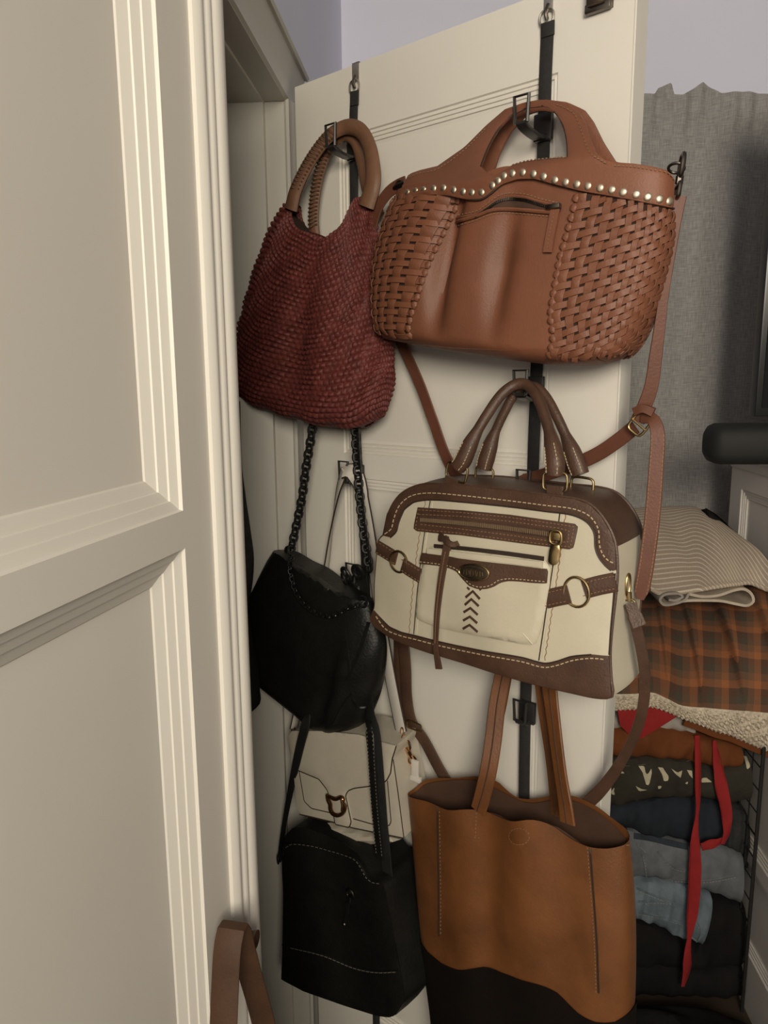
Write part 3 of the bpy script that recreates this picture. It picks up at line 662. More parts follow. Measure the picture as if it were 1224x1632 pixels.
def weave(edge_px, side, nv, nh, t0, t1, skew, wrap):
    eg = [find_st(*p) for p in edge_px]; eg.sort(key=lambda q: q[1]); ex = [q[0] for q in eg]; et = [q[1] for q in eg]
    def W(f, t):
        a = th_of(float(np.interp(t, et, ex))); b = (math.pi+wrap) if side > 0 else -wrap; th = a+(b-a)*f
        return tot_pn(th, t)
    tt = lambda v: t0+(t1-t0)*v
    bv = [W(i/14, tt(j/20)) for j in range(21) for i in range(15)]
    V = [p+q*0.0008 for p, q in bv]; Fc = [(j*15+i, j*15+i+1, (j+1)*15+i+1, (j+1)*15+i) for j in range(20) for i in range(14)]
    pan = obj('woven_panel', (V, Fc), M['holes'], bt_)
    amp = 0.0015; sk = skew
    for i in range(nv):
        P, N, wd = [], [], []
        for j in range(nh*3+1):
            v = j/(nh*3); f = (i+0.5)/nv; p, q = W(f, tt(v)); r = (v+sk*f)*nh
            P.append(p+q*(0.0030+amp*math.cos(math.pi*(r-0.5+i)))); N.append(q)
            wd.append((W((i+1)/nv, tt(v))[0]-W(i/nv, tt(v))[0]).length*0.62)
        obj('upright_strip', ribbon(P, wd, 0.0016, up=N), M['tote'], pan)
    for j in range(nh+int(sk*nh)+1):
        P, N, wd = [], [], []
        for i in range(nv*3+1):
            f = i/(nv*3); v = (j+0.5)/nh-sk*f
            if not 0.01 < v < 0.99: continue
            p, q = W(f, tt(v)); P.append(p+q*(0.0030-amp*math.cos(math.pi*(f*nv-0.5+j+0.5)-math.pi/2))); N.append(q)
            wd.append((W(f, tt(min(1, v+0.5/nh)))[0]-W(f, tt(max(0, v-0.5/nh)))[0]).length*0.70)
        if len(P) > 4: obj('cross_strip', ribbon(P, wd, 0.0016, up=N), M['tote'], pan)
    Lp = [tuple(W(0, tt(v))[0]) for v in np.linspace(0, 1, 40)]; Q = resample(Lp, 0.0115)
    for a, b in zip(Q[:-1], Q[1:]):
        c = (Vector(a)+Vector(b))/2; t_ = (Vector(b)-Vector(a)).normalized(); B = t_.cross(NV).normalized()
        obj('edge_loop', tube([c-t_*0.0052+B*0.001, c-t_*0.003+NV*0.002, c+NV*0.0028-B*0.0012, c+t_*0.003+NV*0.002, c+t_*0.0052+B*0.001], [0.0015, 0.0048, 0.0056, 0.0048, 0.0015], 8, up=NV, flat=0.55), M['tote'], pan)
weave(C3([(775, 200), (750, 300), (712, 430), (692, 540), (676, 640), (690, 735)]), 1, 15, 17, 0.07, 0.95, 0.50, 0.45)
weave(C3([(328, 218), (290, 300), (232, 420), (182, 560), (142, 700)]), -1, 9, 18, 0.05, 0.95, -0.10, 0.4)
# slanted zip pocket
zl_up = C3([(330, 278), (400, 264), (440, 237), (480, 208), (520, 196), (580, 199), (640, 217), (718, 236)])
zl_lo = C3([(716, 246), (690, 256), (640, 254), (600, 250), (520, 244), (460, 249), (400, 272), (330, 292)])
zp = obj('zip_pocket', patch(zl_up+zl_lo, TS, 0.0015, 0.0004, step=4), M['zipd'], bt_)
obj('pocket_lip', cord_on(zl_up, TS, 0.0022, 0.0025, 40), M['tote'], zp); obj('pocket_lip', cord_on(zl_lo, TS, 0.0024, 0.003, 40), M['tote'], zp)
obj('zip_teeth', stitches([(x, y+4.5) for x, y in zl_up[1:]], TS, 0.003, 2, 1, 0.0034), M['gun'], zp)
obj('pocket_stitching', join([stitches([(x, y+6) for x, y in reversed(zl_lo)], TS, 0.0015, 3, 3, 0.0011), stitches([(x, y-5) for x, y in zl_up], TS, 0.0015, 3, 3, 0.0011)]), M['thread2'], zp)
zz = C3([(697, 238)])[0]; p, q = TS(*zz)
zs = obj('zip_slider', obox(p+q*0.006, UV*0.009, ZV*0.003, q*0.004, bev=0.001), M['gun'], zp)
obj('zip_pull', strip_on(C3([(700, 248), (690, 300), (680, 350), (671, 408)]), TS, 0.0125, 0.003, 0.003, 16), M['tote'], zp)
obj('zip_pull_stitching', stitches(C3([(699, 262), (689, 310), (680, 350), (673, 398)]), TS, 0.0068, 3, 3, 0.001), M['thread2'], zp)
# base seam
obj('base_panel', patch(C3([(120, 742), (300, 762), (500, 772), (690, 766), (760, 765), (830, 800), (890, 818), (820, 826), (700, 822), (500, 796), (300, 770)]), TS, 0.0012, 0.0, step=6), M['tote'], bt_)
# shoulder strap: left end, behind the bag, out to the right, buckle, up to the right clip
sl = px3([(646, 291, .060), (634, 296, .060), (618, 308, .058), (602, 332, .056), (593, 365, .052), (590, 400, .040), (600, 450, .020), (622, 505, .012), (640, 548, .012), (668, 610, .014), (690, 670, .014), (712, 730, .016), (735, 765, .016), (790, 778, .018), (850, 762, .022), (905, 744, .026), (950, 725, .030), (985, 702, .036), (1012, 680, .042)], 120)
nb = [(NV*(0.35 if i < 22 else 1.0) + UV*(-1.0 if i < 22 else 0.0)).normalized() for i in range(120)]
spt = obj('shoulder_strap', ribbon(sl, 0.0195, 0.003, up=NV), M['toted'], bt_)
sr = px3([(1016, 672, .048), (1026, 650, .050), (1038, 615, .052), (1046, 560, .056), (1054, 500, .060), (1062, 430, .064), (1072, 360, .066), (1081, 312, .066)], 60)
obj('shoulder_strap', ribbon(sr, np.interp(np.linspace(0, 1, 60), [0, .3, .55, .8, 1], [.019, .016, .012, .017, .019]).tolist(), 0.003, up=(NV*0.8+UV*0.5).normalized()), M['toted'], bt_)
fe = px3([(1022, 666, .052), (1040, 668, .058), (1048, 690, .062), (1046, 740, .064), (1040, 820, .066), (1030, 900, .068), (1020, 955, .068)], 50)
se = obj('strap_end', ribbon(fe, np.interp(np.linspace(0, 1, 50), [0, .15, .5, .94, 1], [.014, .017, .019, .0195, .010]).tolist(), 0.003, up=(NV*0.9+UV*0.3).normalized()), M['toted'], bt_)
for sg in (-1, 1):
    parts = []; F_, T_, N_ = frames(fe, (NV*0.9+UV*0.3).normalized())
    for i in range(8, 48, 1):
        B = T_[i].cross(N_[i]); c = F_[i]+B*0.0072*sg+N_[i]*0.0018; parts.append(obox(c, T_[i]*0.0017, B*0.0005, N_[i]*0.0004))
    obj('strap_stitching', join(parts), M['thread2'], se)
bc = PX(1019, 676, 0.052)
bk = obj('buckle', ring(bc, (UV*0.6+ZV*0.8)*0.013, (UV*0.8-ZV*0.6)*0.011, 0.0020, sq=4), M['brass'], bt_)
obj('buckle_prong', tube([bc-(UV*0.8-ZV*0.6)*0.011+NV*0.003, bc+(UV*0.8-ZV*0.6)*0.012+NV*0.004], 0.0014, 6), M['brass'], bk)
obj('strap_keeper', ribbon(px3([(1012, 656, .058), (1026, 651, .060), (1042, 657, .058)], 10), 0.011, 0.009, up=NV), M['toted'], bt_)
# end clips
def clip(parent, c, ax, up, mt, s=1.0):
    k_ = obj('snap_clip', join([ring(c+up*0.012*s, ax*0.0075*s, up*0.010*s, 0.0022*s, sq=2.4), tube([c+up*0.003*s, c-up*0.004*s], 0.0038*s, 8)]), mt, parent)
    obj('clip_ring', ring(c-up*0.010*s, ax*0.0095*s, up*0.0065*s, 0.0019*s, sq=4), mt, k_)
    return k_
cR = PX(1083, 286, 0.066); clip(bt_, cR, (UV*0.5+NV*0.85).normalized(), (ZV*0.97+UV*0.1).normalized(), M['gun'], 1.25)
obj('d_ring', ring(PX(1078, 268, 0.066), UV*0.009, (NV*0.8+ZV*0.5)*0.008, 0.0018), M['gun'], bt_)
cL = PX(634, 296, 0.062); obj('snap_clip', join([tube([PX(645, 290, .064), PX(634, 296, .063), PX(628, 300, .062)], [0.003, 0.0045, 0.003], 8), ring(PX(637, 295, .063), UV*0.007, ZV*0.006, 0.002)]), M['gun'], bt_)

# ================================================================== cream and brown satchel
C5 = lambda pts: cv(pts, 2.55, 580, 580)
C9 = lambda pts: cv(pts, 3.825, 640, 780)
sb = thing('satchel', 'cream leather satchel with chocolate brown trim and front pockets', 'handbag', PX(800, 1090, 0.09))
SZ0 = 1.2
NF, KF = 0.118, 0.07                                   # front sheet of the satchel, leaning out towards its foot
out_s = C5([(83, 695), (100, 610), (140, 540), (190, 505), (250, 488), (320, 490), (450, 497), (600, 515), (740, 533), (860, 548), (920, 570), (970, 620), (1010, 690), (1025, 745), (1030, 840), (1025, 920), (1010, 1050), (1000, 1180), (1005, 1290), (1010, 1350), (950, 1355), (850, 1335), (700, 1300), (550, 1258), (400, 1210), (250, 1165), (130, 1120), (60, 1075), (28, 1040), (46, 990), (46, 900), (55, 780), (62, 715)])
def sat_surf(px, py):
    # front sheet with a soft belly
    P = PX(px, py, NF, KF, SZ0)
    for _ in range(3):
        u, z, n_ = duzn(P)
        a = max(0, 1-((u-SU)/0.20)**2); b = max(0, 1-((z-SZC)/0.15)**2); bel = 0.016*a*b + 0.0022*math.sin(u*38+z*17)*a
        P = PX(px, py, NF+bel, KF, SZ0)
    return P, (NV+ZV*KF+UV*(0.032/0.2*(duzn(P)[0]-SU)/0.2*0.5)).normalized()
q_ = [duzn(PX(x, y, NF, KF, SZ0)) for x, y in out_s]; SU = (min(p[0] for p in q_)+max(p[0] for p in q_))/2; SZC = (min(p[1] for p in q_)+max(p[1] for p in q_))/2
obj('front_panel', patch(out_s, sat_surf, 0.003, 0.0, step=9), M['cream'], sb)
# gusset: the traced edge carried back to the door side
loop = [Vector(p) for p in resample([tuple(sat_surf(x, y)[0]) for x, y in resample(catmull(out_s+[out_s[0]], 160), 5.0)], 0.008, True)]
NBK = 0.026
def gus(P, f, blow=0.006):
    u, z, n_ = duzn(P); ub = SU+(u-SU)*0.985; zb = z+0.004
    e = math.sin(math.pi*f)*blow; d = Vector((u-SU, z-SZC)); d.normalize()
    return DP(u+(ub-u)*f+d.x*e*0.6, z+(zb-z)*f+d.y*e*0.5, n_+(NBK-n_)*f)
V, Fc = [], []; K = 9; n = len(loop)
for P in loop:
    for j in range(K): V.append(gus(P, j/(K-1)))
tops = []
for i in range(n):
    for j in range(K-1):
        a, b = i*K+j, ((i+1) % n)*K+j; Fc.append((a, b, b+1, a+1))
zs_ = [p.z for p in loop]; ztop_g = duzn(sat_surf(*C5([(1025, 745)])[0])[0])[1]; zbot_g = duzn(sat_surf(*C5([(1008, 1342)])[0])[0])[1]
fw = [f for f in Fc if zbot_g < sum(V[i].z for i in f)/4 < ztop_g]; fb = [f for f in Fc if not zbot_g < sum(V[i].z for i in f)/4 < ztop_g]
obj('gusset', (V, fw), M['cream'], sb); obj('gusset_trim', (V, fb), M['choc'], sb)
bkl = [V[i*K+K-1] for i in range(n)]
obj('back_panel', ([p for p in bkl]+[sum(bkl, Vector())/n], [(i, (i+1) % n, n) for i in range(n)]), M['choc'], sb)
for nm, f0 in (('edge_piping', 0.0), ('back_piping', 1.0)): obj(nm, tube([gus(P, f0) for P in loop], 0.0022, 6, closed=True), M['choc'], sb)
# trim bands
topo = C5([(83, 695), (100, 610), (140, 540), (190, 505), (250, 488), (320, 490), (450, 497), (600, 515), (740, 533), (860, 548), (920, 570), (970, 620), (1010, 690), (1025, 745), (1029, 842)])
topi = C5([(1010, 838), (985, 815), (962, 785), (947, 745), (942, 685), (912, 641), (852, 613), (750, 599), (600, 580), (400, 560), (280, 552), (212, 562), (172, 592), (151, 640), (141, 680), (117, 705)])
tb = obj('top_trim', patch(topo+topi, sat_surf, 0.0025, 0.003, step=7), M['choc'], sb)
boto = C5([(1000, 1185), (1005, 1290), (1010, 1350), (950, 1355), (850, 1335), (700, 1300), (550, 1258), (400, 1210), (250, 1165), (130, 1120), (60, 1075), (28, 1040), (48, 1000)])
boti = C5([(75, 1030), (110, 1065), (160, 1088), (210, 1100), (330, 1130), (500, 1165), (650, 1190), (740, 1213), (790, 1205), (850, 1186), (930, 1178)])
bb_ = obj('bottom_trim', patch(boto+boti, sat_surf, 0.0025, 0.003, step=7), M['choc'], sb)
inset = lambda L, dx_, dy_: [(x+dx_, y+dy_) for x, y in L]
obj('trim_edge', cord_on(list(reversed(topi)), sat_surf, 0.0010, 0.005, 120), M['edge'], tb)
obj('trim_stitching', stitches(C5([(96, 690), (122, 670), (132, 630), (155, 575), (200, 537), (270, 524), (400, 533), (600, 555), (750, 574), (860, 588), (925, 617), (960, 670), (965, 735), (980, 775), (1005, 800), (1022, 806)]), sat_surf, 0.0062, 5, 3, 0.0013), M['thread'], tb)
obj('trim_edge', cord_on(boti, sat_surf, 0.0010, 0.005, 100), M['edge'], bb_)
obj('trim_stitching', stitches(C5([(60, 1024), (100, 1076), (160, 1102), (210, 1114), (330, 1145), (500, 1180), (650, 1206), (740, 1229), (795, 1220), (855, 1201), (930, 1192), (998, 1198)]), sat_surf, 0.0062, 5, 3, 0.0013), M['thread'], bb_)
for L in ([(275, 556), (250, 700), (225, 900), (208, 1096)], [(800, 608), (775, 800), (745, 1000), (715, 1203)]):
    sm = obj('seam', cord_on(C5(L), sat_surf, 0.0009, 0.0031, 50), M['edge'], sb)
    zg = []
    for i, (x, y) in enumerate(resample(catmull(C5(L), 60), 6.0)): zg.append((x+(9.5 if L[0][0] > 500 else -7.5)+(0.9 if i % 2 else -0.9), y))
    obj('seam_stitching', cord_on(zg, sat_surf, 0.0006, 0.0033, len(zg)*2, smooth=True), M['thread2'], sm)
    obj('seam_ridge', cord_on([(x+(5 if L[0][0] > 500 else 4), y) for x, y in C5(L)], sat_surf, 0.0013, 0.0026, 50), M['cream'], sm)
obj('corner_seam', cord_on(C5([(1024, 850), (1018, 950), (1008, 1060), (1000, 1180)]), sat_surf, 0.001, 0.003, 40), M['edge'], sb)
# long zip
zp_ = C5([(226, 582), (410, 594), (600, 612), (800, 640), (864, 649), (875, 662), (857, 745), (846, 753), (700, 735), (600, 722), (400, 695), (300, 687), (216, 678), (208, 666)])
zb_ = obj('zip_panel', patch(zp_, sat_surf, 0.0025, 0.003, step=7), M['choc'], sb)
slot = C5([(240, 618), (260, 616), (400, 628), (600, 648), (800, 676), (832, 684), (828, 714), (790, 712), (600, 684), (400, 659), (262, 646), (240, 640)])
obj('zip_tape', patch(slot, sat_surf, 0.001, 0.0054, step=5), M['zipd'], zb_)
obj('zip_teeth', stitches(C5([(246, 632), (400, 644), (600, 666), (800, 694), (815, 697)]), sat_surf, 0.0080, 1, 2, 0.0056), M['teeth'], zb_)
obj('zip_panel_stitching', join([stitches(C5([(232, 592), (410, 603), (600, 622), (800, 650), (862, 660), (848, 742), (700, 726), (600, 713), (400, 686), (300, 678), (220, 670), (232, 592)]), sat_surf, 0.0062, 3, 3, 0.001, smooth=False), stitches(C5([(232, 610), (400, 618), (600, 638), (800, 666), (842, 676), (838, 722), (790, 722), (600, 694), (400, 669), (234, 650)]), sat_surf, 0.0062, 3, 3, 0.001, smooth=False)]), M['thread2'], zb_, kind='stuff')
p, q = sat_surf(*C5([(797, 698)])[0]); tx = (sat_surf(*C5([(820, 701)])[0])[0]-p).normalized(); ty = q.cross(tx)
zsl = obj('zip_slider', join([obox(p+q*0.010, tx*0.006, ty*0.005, q*0.003, bev=0.001), ring(p+q*0.013-ZV*0.001, tx*0.008, ZV*0.009, 0.0018, sq=3)]), M['brass'], zb_)
obj('zip_pull', patch(C5([(780, 724), (808, 726), (812, 745), (805, 800), (794, 813), (775, 812), (764, 800), (770, 750)]), sat_surf, 0.003, 0.010, step=4), M['brass'], zb_)
# lower pocket with flap band, oval badge and laced chevrons
pk_ = C5([(286, 741), (400, 752), (500, 765), (600, 777), (740, 793), (762, 828), (760, 890), (742, 1000), (722, 1080), (705, 1128), (690, 1136), (640, 1131), (500, 1105), (400, 1085), (300, 1063), (235, 1037), (220, 1020), (228, 950), (240, 870), (256, 780)])
pk = obj('front_pocket', patch(pk_, sat_surf, 0.008, 0.003, step=7), M['cream'], sb)
def pk_surf(px, py):
    P, N = sat_surf(px, py); return P+N*0.0105, N
obj('pocket_edge', cord_on(pk_[3:]+pk_[:1], sat_surf, 0.0012, 0.0055, 120, smooth=False), M['cream'], pk)
obj('pocket_opening', strip_on(C5([(300, 738), (420, 748), (560, 764), (680, 780), (742, 789)]), sat_surf, 0.006, 0.002, 0.007, 30), M['edge'], pk)
obj('pocket_lip', strip_on(C5([(278, 757), (420, 774), (560, 790), (742, 812)]), pk_surf, 0.008, 0.002, 0.0, 30), M['cream'], pk)
obj('pocket_corner_crease', cord_on(C5([(662, 1090), (700, 1132)]), pk_surf, 0.0012, 0.0, 8), M['cream'], pk)
bd_ = C5([(254, 765), (330, 772), (400, 786), (500, 799), (620, 812), (762, 830), (757, 888), (700, 885), (640, 879), (600, 878), (570, 886), (545, 902), (515, 911), (480, 911), (445, 897), (418, 868), (398, 842), (372, 828), (330, 818), (244, 808)])
bdo = obj('flap_band', patch(bd_, pk_surf, 0.0025, 0.0, step=6), M['choc'], pk)
obj('band_stitching', stitches(C5([(250, 800), (330, 810), (376, 820), (404, 834), (424, 858), (450, 887), (480, 900), (515, 900), (542, 891), (566, 875), (600, 868), (640, 869), (752, 879)]), pk_surf, 0.0030, 3, 3, 0.001), M['thread'], bdo)
oc, oq = pk_surf(*C5([(472, 842)])[0]); ox = (pk_surf(*C5([(530, 852)])[0])[0]-oc); oy = oq.cross(ox.normalized())*0.0135
ell = [(472+60*math.cos(a)-6*math.sin(a), 842+9*math.cos(a)+32*math.sin(a)) for a in np.linspace(0, 2*math.pi, 28)[:-1]]
bdg = obj('oval_badge', patch(C5(ell), pk_surf, 0.002, 0.003, step=4), M['bronze'], bdo, label='oval bronze badge with worn raised lettering')
obj('badge_rim', tube([pk_surf(*p)[0]+oq*0.005 for p in C5(ell)], 0.0012, 6, closed=True), M['brass'], bdo)
rel = []
for i in range(9):
    x = 434+i*9.0; hgt = (11, 15, 9, 16, 12, 15, 10, 15, 9)[i]; rel.append(cord_on(C5([(x, 837+i*1.3-hgt*0.6), (x+3*((i % 3)-1), 840+i*1.3+hgt*0.7)]), pk_surf, 0.0007, 0.0053, 4))
for y0 in (822, 862): rel.append(cord_on(C5([(440, y0-2), (472, y0+2), (505, y0+9)]), pk_surf, 0.0006, 0.0053, 10))
obj('badge_relief', join(rel), M['brass'], bdo, kind='stuff')
for tri in ([(420, 650), (465, 612), (505, 660)], [(415, 695), (456, 660), (498, 703)], [(408, 740), (450, 714), (492, 756)], [(405, 790), (447, 766), (489, 806)], [(403, 840), (445, 816), (491, 859)]):
    L = C9(tri); obj('chevron', ribbon([pk_surf(*L[0])[0]+NV*0.001, pk_surf(*L[1])[0]+NV*0.002, pk_surf(*L[2])[0]+NV*0.001], 0.0036, 0.0016, up=NV), M['choc'], pk)
for tri in ([(428, 590), (442, 604)], [(503, 606), (516, 594)]): obj('chevron', strip_on(C9(tri), pk_surf, 0.003, 0.0015, 0.0, 6), M['choc'], pk)
# hanging pull tie
p, q = sat_surf(*C5([(335, 722)])[0])
tie = px3([(708.5, 858, .136), (713, 866, .140), (709, 890, .144), (703, 925, .147), (698, 965, .148), (695.5, 1000, .149), (695, 1035, .150), (699.5, 1066, .150)], 50)
to = obj('pull_tie', ribbon(tie, np.interp(np.linspace(0, 1, 50), [0, .1, .35, .8, .9, 1], [.011, .013, .0105, .007, .009, .0115]).tolist(), 0.004, up=NV), M['choc'], sb)
F_, T_, N_ = frames(tie, NV); obj('tie_stitching', join([obox(F_[i]+N_[i]*0.0023, T_[i]*0.0017, T_[i].cross(N_[i])*0.0005, N_[i]*0.0004) for i in range(6, 40)]), M['thread2'], to)
obj('tie_loop', ribbon(px3([(703, 846, .128), (704, 855, .134), (712, 863, .145), (722, 868, .143), (730, 866, .134)], 16), 0.008, 0.0035, up=NV), M['choc'], to)
obj('tie_tab', patch(C5([(312, 695), (352, 700), (352, 722), (310, 720)]), sat_surf, 0.004, 0.004, step=4), M['choc'], to)
# side belts with rings
def belt(name, segs, rc, rr):
    b0 = None
    for s_ in segs:
        o_ = obj('belt', strip_on(C5(s_[0]), sat_surf, s_[1], 0.003, 0.003, 16), M['choc'], sb)
        for off in (-1, 1):
            obj('belt_stitching', stitches([(x, y+off*(s_[1]/2-0.0022)*1000/1.0) for x, y in C5(s_[0])], sat_surf, 0.0065, 3, 3, 0.001), M['thread2'], o_)
    c, q = sat_surf(*C5([rc])[0]); obj('belt_ring', ring(c+q*0.006, UV*rr[0], ZV*rr[1], 0.0019), M['brass'], sb)
belt('left', [([(62, 742), (100, 765), (140, 790)], 0.022), ([(165, 815), (200, 838), (240, 862)], 0.022)], (152, 802), (0.0165, 0.0165))
belt('right', [([(745, 955), (790, 944), (840, 934)], 0.0245), ([(900, 914), (960, 898), (1028, 884)], 0.0245)], (872, 924), (0.0175, 0.0195))
# rolled handles with rings and tabs
def roll_handle(pts, w0):
    P = px3(pts, 70); t = np.linspace(0, 1, 70); W = np.interp(t, [0, .05, .12, .2, .8, .88, .95, 1], [.0125, .0135, .012, w0, w0, .012, .0135, .0125])
    h_ = obj('handle', tube(P, W.tolist(), 12, up=NV, flat=0.85), M['choc'], sb)
    F_, T_, N_ = frames(P, NV); parts = []
    for i in list(range(1, 9))+list(range(61, 69)):
        B = T_[i].cross(N_[i]).normalized()
        for sg in (-1, 1): parts.append(obox(P[i]+B*W[i]*0.62*sg+N_[i]*W[i]*0.72, T_[i]*0.0017, B*0.0005, N_[i]*0.0005))
    obj('handle_stitching', join(parts), M['thread'], h_, kind='stuff')
NT = NF - 0.010
f5 = lambda L: [(x/2.55+580, y/2.55+580, q) for x, y, q in L]
roll_handle(f5([(382, 418, NT), (402, 392, NT), (440, 310, .104), (500, 208, .090), (560, 124, .074), (615, 84, .062), (660, 84, .060), (700, 128, .070), (738, 220, .086), (764, 320, .100), (777, 400, NT), (776, 450, NT)]), 0.0078)
roll_handle(f5([(487, 425, .052), (497, 385, .052), (528, 290, .050), (574, 190, .046), (622, 112, .042), (690, 92, .042), (735, 128, .044), (784, 214, .048), (834, 325, .050), (866, 410, .052), (880, 450, .052)]), 0.0072)
for (x, y, q, wd, hgt, rot) in ((378, 440, NT, .018, .0125, 0.25), (489, 455, .054, .0155, .013, 0.1), (777, 478, NT, .0175, .0125, 0.0), (886, 500, .054, .0165, .013, 0.05)):
    c = PX(x/2.55+580, y/2.55+580, q); ax = (UV*math.cos(rot)-ZV*math.sin(rot)); ay = (UV*math.sin(rot)+ZV*math.cos(rot))
    rg = obj('handle_ring', ring(c, ax*wd, ay*hgt, 0.0019, sq=4.5), M['brass'], sb)
for L, q in (([(360, 462), (352, 495), (350, 530)], NT), ([(480, 470), (478, 500)], .054), ([(777, 495), (776, 530), (775, 560)], NT), ([(888, 525), (890, 560)], .054)):
    P = px3([(x/2.55+580, y/2.55+580, q) for x, y in L], 10); obj('handle_tab', ribbon(P, 0.0245, 0.004, up=NV), M['choc'], sb)
# strap: right clip, long loop down behind the tan tote and up again on the left
gd = PX(1000, 912, NF-0.03); 
obj('side_ring', ring(PX(998.5, 911, .085), NV*0.006, ZV*0.0125, 0.0019), M['brass'], sb)
obj('snap_clip', join([ring(PX(1001, 932, .088), NV*0.006, ZV*0.014, 0.0018), tube([PX(1002, 944, .088), PX(1004, 958, .088)], [0.004, 0.003], 8), ring(PX(1004, 962, .088), UV*0.008, ZV*0.006, 0.0018)]), M['brass'], sb)
obj('strap_loop', ribbon(px3([(1004, 962, .092), (1010, 978, .094), (1018, 998, .094)], 10), [.016]*5+[.019]*5, 0.007, up=(NV*.7+UV*.7).normalized()), M['choc'], sb)
stp = px3([(1006, 965, .088), (1014, 1000, .088), (1023, 1040, .086), (1028, 1080, .080), (1024, 1130, .072), (1010, 1175, .060), (985, 1222, .046), (955, 1262, .036), (925, 1290, .030), (890, 1330, .026), (850, 1370, .022), (800, 1385, .022), (755, 1340, .022), (720, 1260, .024), (700, 1225, .024), (676, 1180, .024), (656, 1150, .024), (648, 1110, .024), (646, 1060, .026), (640, 1010, .026), (625, 960, .030)], 160)
so = obj('shoulder_strap', ribbon(stp, np.interp(np.linspace(0, 1, 160), [0, .08, .2, .3, .55, .7, 1], [.015, .015, .013, .018, .024, .025, .025]).tolist(), 0.003, up=NV), M['choc'], sb)
obj('strap_slider', join([ring(PX(660, 1157, .030), UV*0.016, ZV*0.007, 0.0017, sq=4)]), M['brass'], sb)
obj('strap_tail', ribbon(px3([(636, 1020, .020), (636, 1080, .020), (634, 1130, .020), (640, 1150, .021), (655, 1152, .022)], 30), 0.024, 0.003, up=NV), M['choc'], sb)

# ================================================================== tan and espresso tote
C8 = lambda pts: cv(pts, 2.667, 620, 1020)
tt_ = thing('leather_tote', 'large cognac tan leather tote with dark espresso lower half', 'handbag', PX(850, 1760, 0.06))
def tanht(t): return (0.80+0.2*min(1, t/0.3))*(1.0 if t < 0.93 else max(0, 1-((t-0.93)/0.07)**2.4)**0.5)
tanwr = lambda x, t: (0.010*math.cos(9.2*(x-0.25))*math.exp(-t*2.2)*(1-x*x) - 0.006*math.exp(-((x+0.08+0.2*t)/0.10)**2)*math.exp(-((t-0.33)/0.2)**2) + 0.003*math.sin(5*x+7*t))
tn = Pillow(T=C8([(96, 640), (200, 655), (300, 679), (380, 681), (440, 695), (500, 715), (580, 719), (660, 711), (720, 735), (800, 800), (870, 835), (950, 854), (1015, 857)]),
    Tb=C8([(96, 640), (130, 612), (250, 612), (340, 608), (420, 630), (455, 662), (500, 698), (560, 708), (640, 696), (720, 690), (790, 708), (860, 742), (930, 790), (1000, 832), (1015, 857)]),
    B=[(706, 1752), (780, 1765), (860, 1778), (940, 1785), (1000, 1780)],
    L=C8([(96, 640), (112, 800), (130, 1000), (147, 1200), (172, 1400), (200, 1600)])+[(706, 1752)],
    R=C8([(1015, 857), (1030, 1000), (1040, 1200), (1042, 1380), (1036, 1600)])+[(1000, 1780)],
    n0=0.062, Df=0.044, Db=0.034, es=3.0, ht=tanht, wr=tanwr, cap=False, Ns=60, Nt=60)
NS = surf_of(tn.bvh, 0.10)
obj('body', tn.vf, M['tan'], tt_)
# espresso lower half: a second skin over the lower body
low = C8([(145, 1218), (220, 1270), (300, 1303), (400, 1314), (500, 1318), (600, 1335), (700, 1370), (800, 1430), (880, 1498), (940, 1532), (1000, 1540), (1062, 1522)])
def tan_t(j):
    # height fraction of the colour change around the body
    return float(np.interp(j, [0, .083, .17, .285, .4, .51, .62, .73, .82, .887, .955, 1], [.44, .475, .49, .485, .47, .475, .49, .51, .55, .57, .58, .57]))
V, Fc = [], []; Ns = 60; Rr = 22
for i in range(Rr+1):
    for j in range(2*Ns):
        th = math.pi*j/Ns; f = (j/Ns) if j <= Ns else (2*Ns-j)/Ns; x01 = (1-math.cos(math.pi*f))/2
        a = tan_t(x01); t = a+(1-a)*i/Rr; p = tn.pos(th, t); c = DP(*duzn(p)[:2], 0.062); d = (p-c)
        ud = UV*(2*x01-1); dn = (NV*(1 if j <= Ns else -1)*math.sin(math.pi*f)+ud).normalized(); V.append(p+dn*0.0022)
for i in range(Rr):
    for j in range(2*Ns): Fc.append((i*2*Ns+j, (i+1)*2*Ns+j, (i+1)*2*Ns+(j+1) % (2*Ns), i*2*Ns+(j+1) % (2*Ns)))
eo = obj('lower_half', (V, Fc), M['esp'], tt_, label='dark espresso leather lower half')
obj('inside_lining', Pillow(T=C8([(104, 652), (300, 690), (440, 707), (580, 731), (720, 747), (870, 846), (1006, 866)]), Tb=C8([(104, 652), (140, 626), (340, 622), (455, 675), (560, 720), (720, 704), (860, 756), (1006, 866)]), B=[(720, 1700), (860, 1720), (990, 1720)], L=C8([(104, 652), (140, 1000), (190, 1500)])+[(720, 1700)], R=C8([(1006, 866), (1026, 1200), (1020, 1500)])+[(990, 1720)], n0=0.062, Df=0.036, Db=0.028, es=3.0, ht=lambda t: tanht(t*0.9), wr=tanwr, cap=False).vf, M['tand'], tt_)
for L in ([(207, 662), (210, 850), (213, 1050), (213, 1258)], [(852, 832), (868, 1050), (884, 1280), (892, 1498)]):
    sm = obj('side_seam', cord_on(C8(L), NS, 0.0014, 0.001, 60), M['edge'], tt_)
    obj('seam_stitching', stitches([(x+(3 if L[0][0] < 500 else -4), y) for x, y in C8(L)], NS, 0.0012, 3, 3, 0.001), M['thread2'], sm)
obj('rim_stitching', stitches([(x, y+4.5) for x, y in C8([(110, 642), (200, 655), (300, 679), (380, 681), (440, 695), (500, 715), (580, 719), (660, 711), (720, 735), (800, 800), (870, 835), (960, 855), (1030, 858)])], NS, 0.0012, 3, 3, 0.001), M['thread2'], tt_)
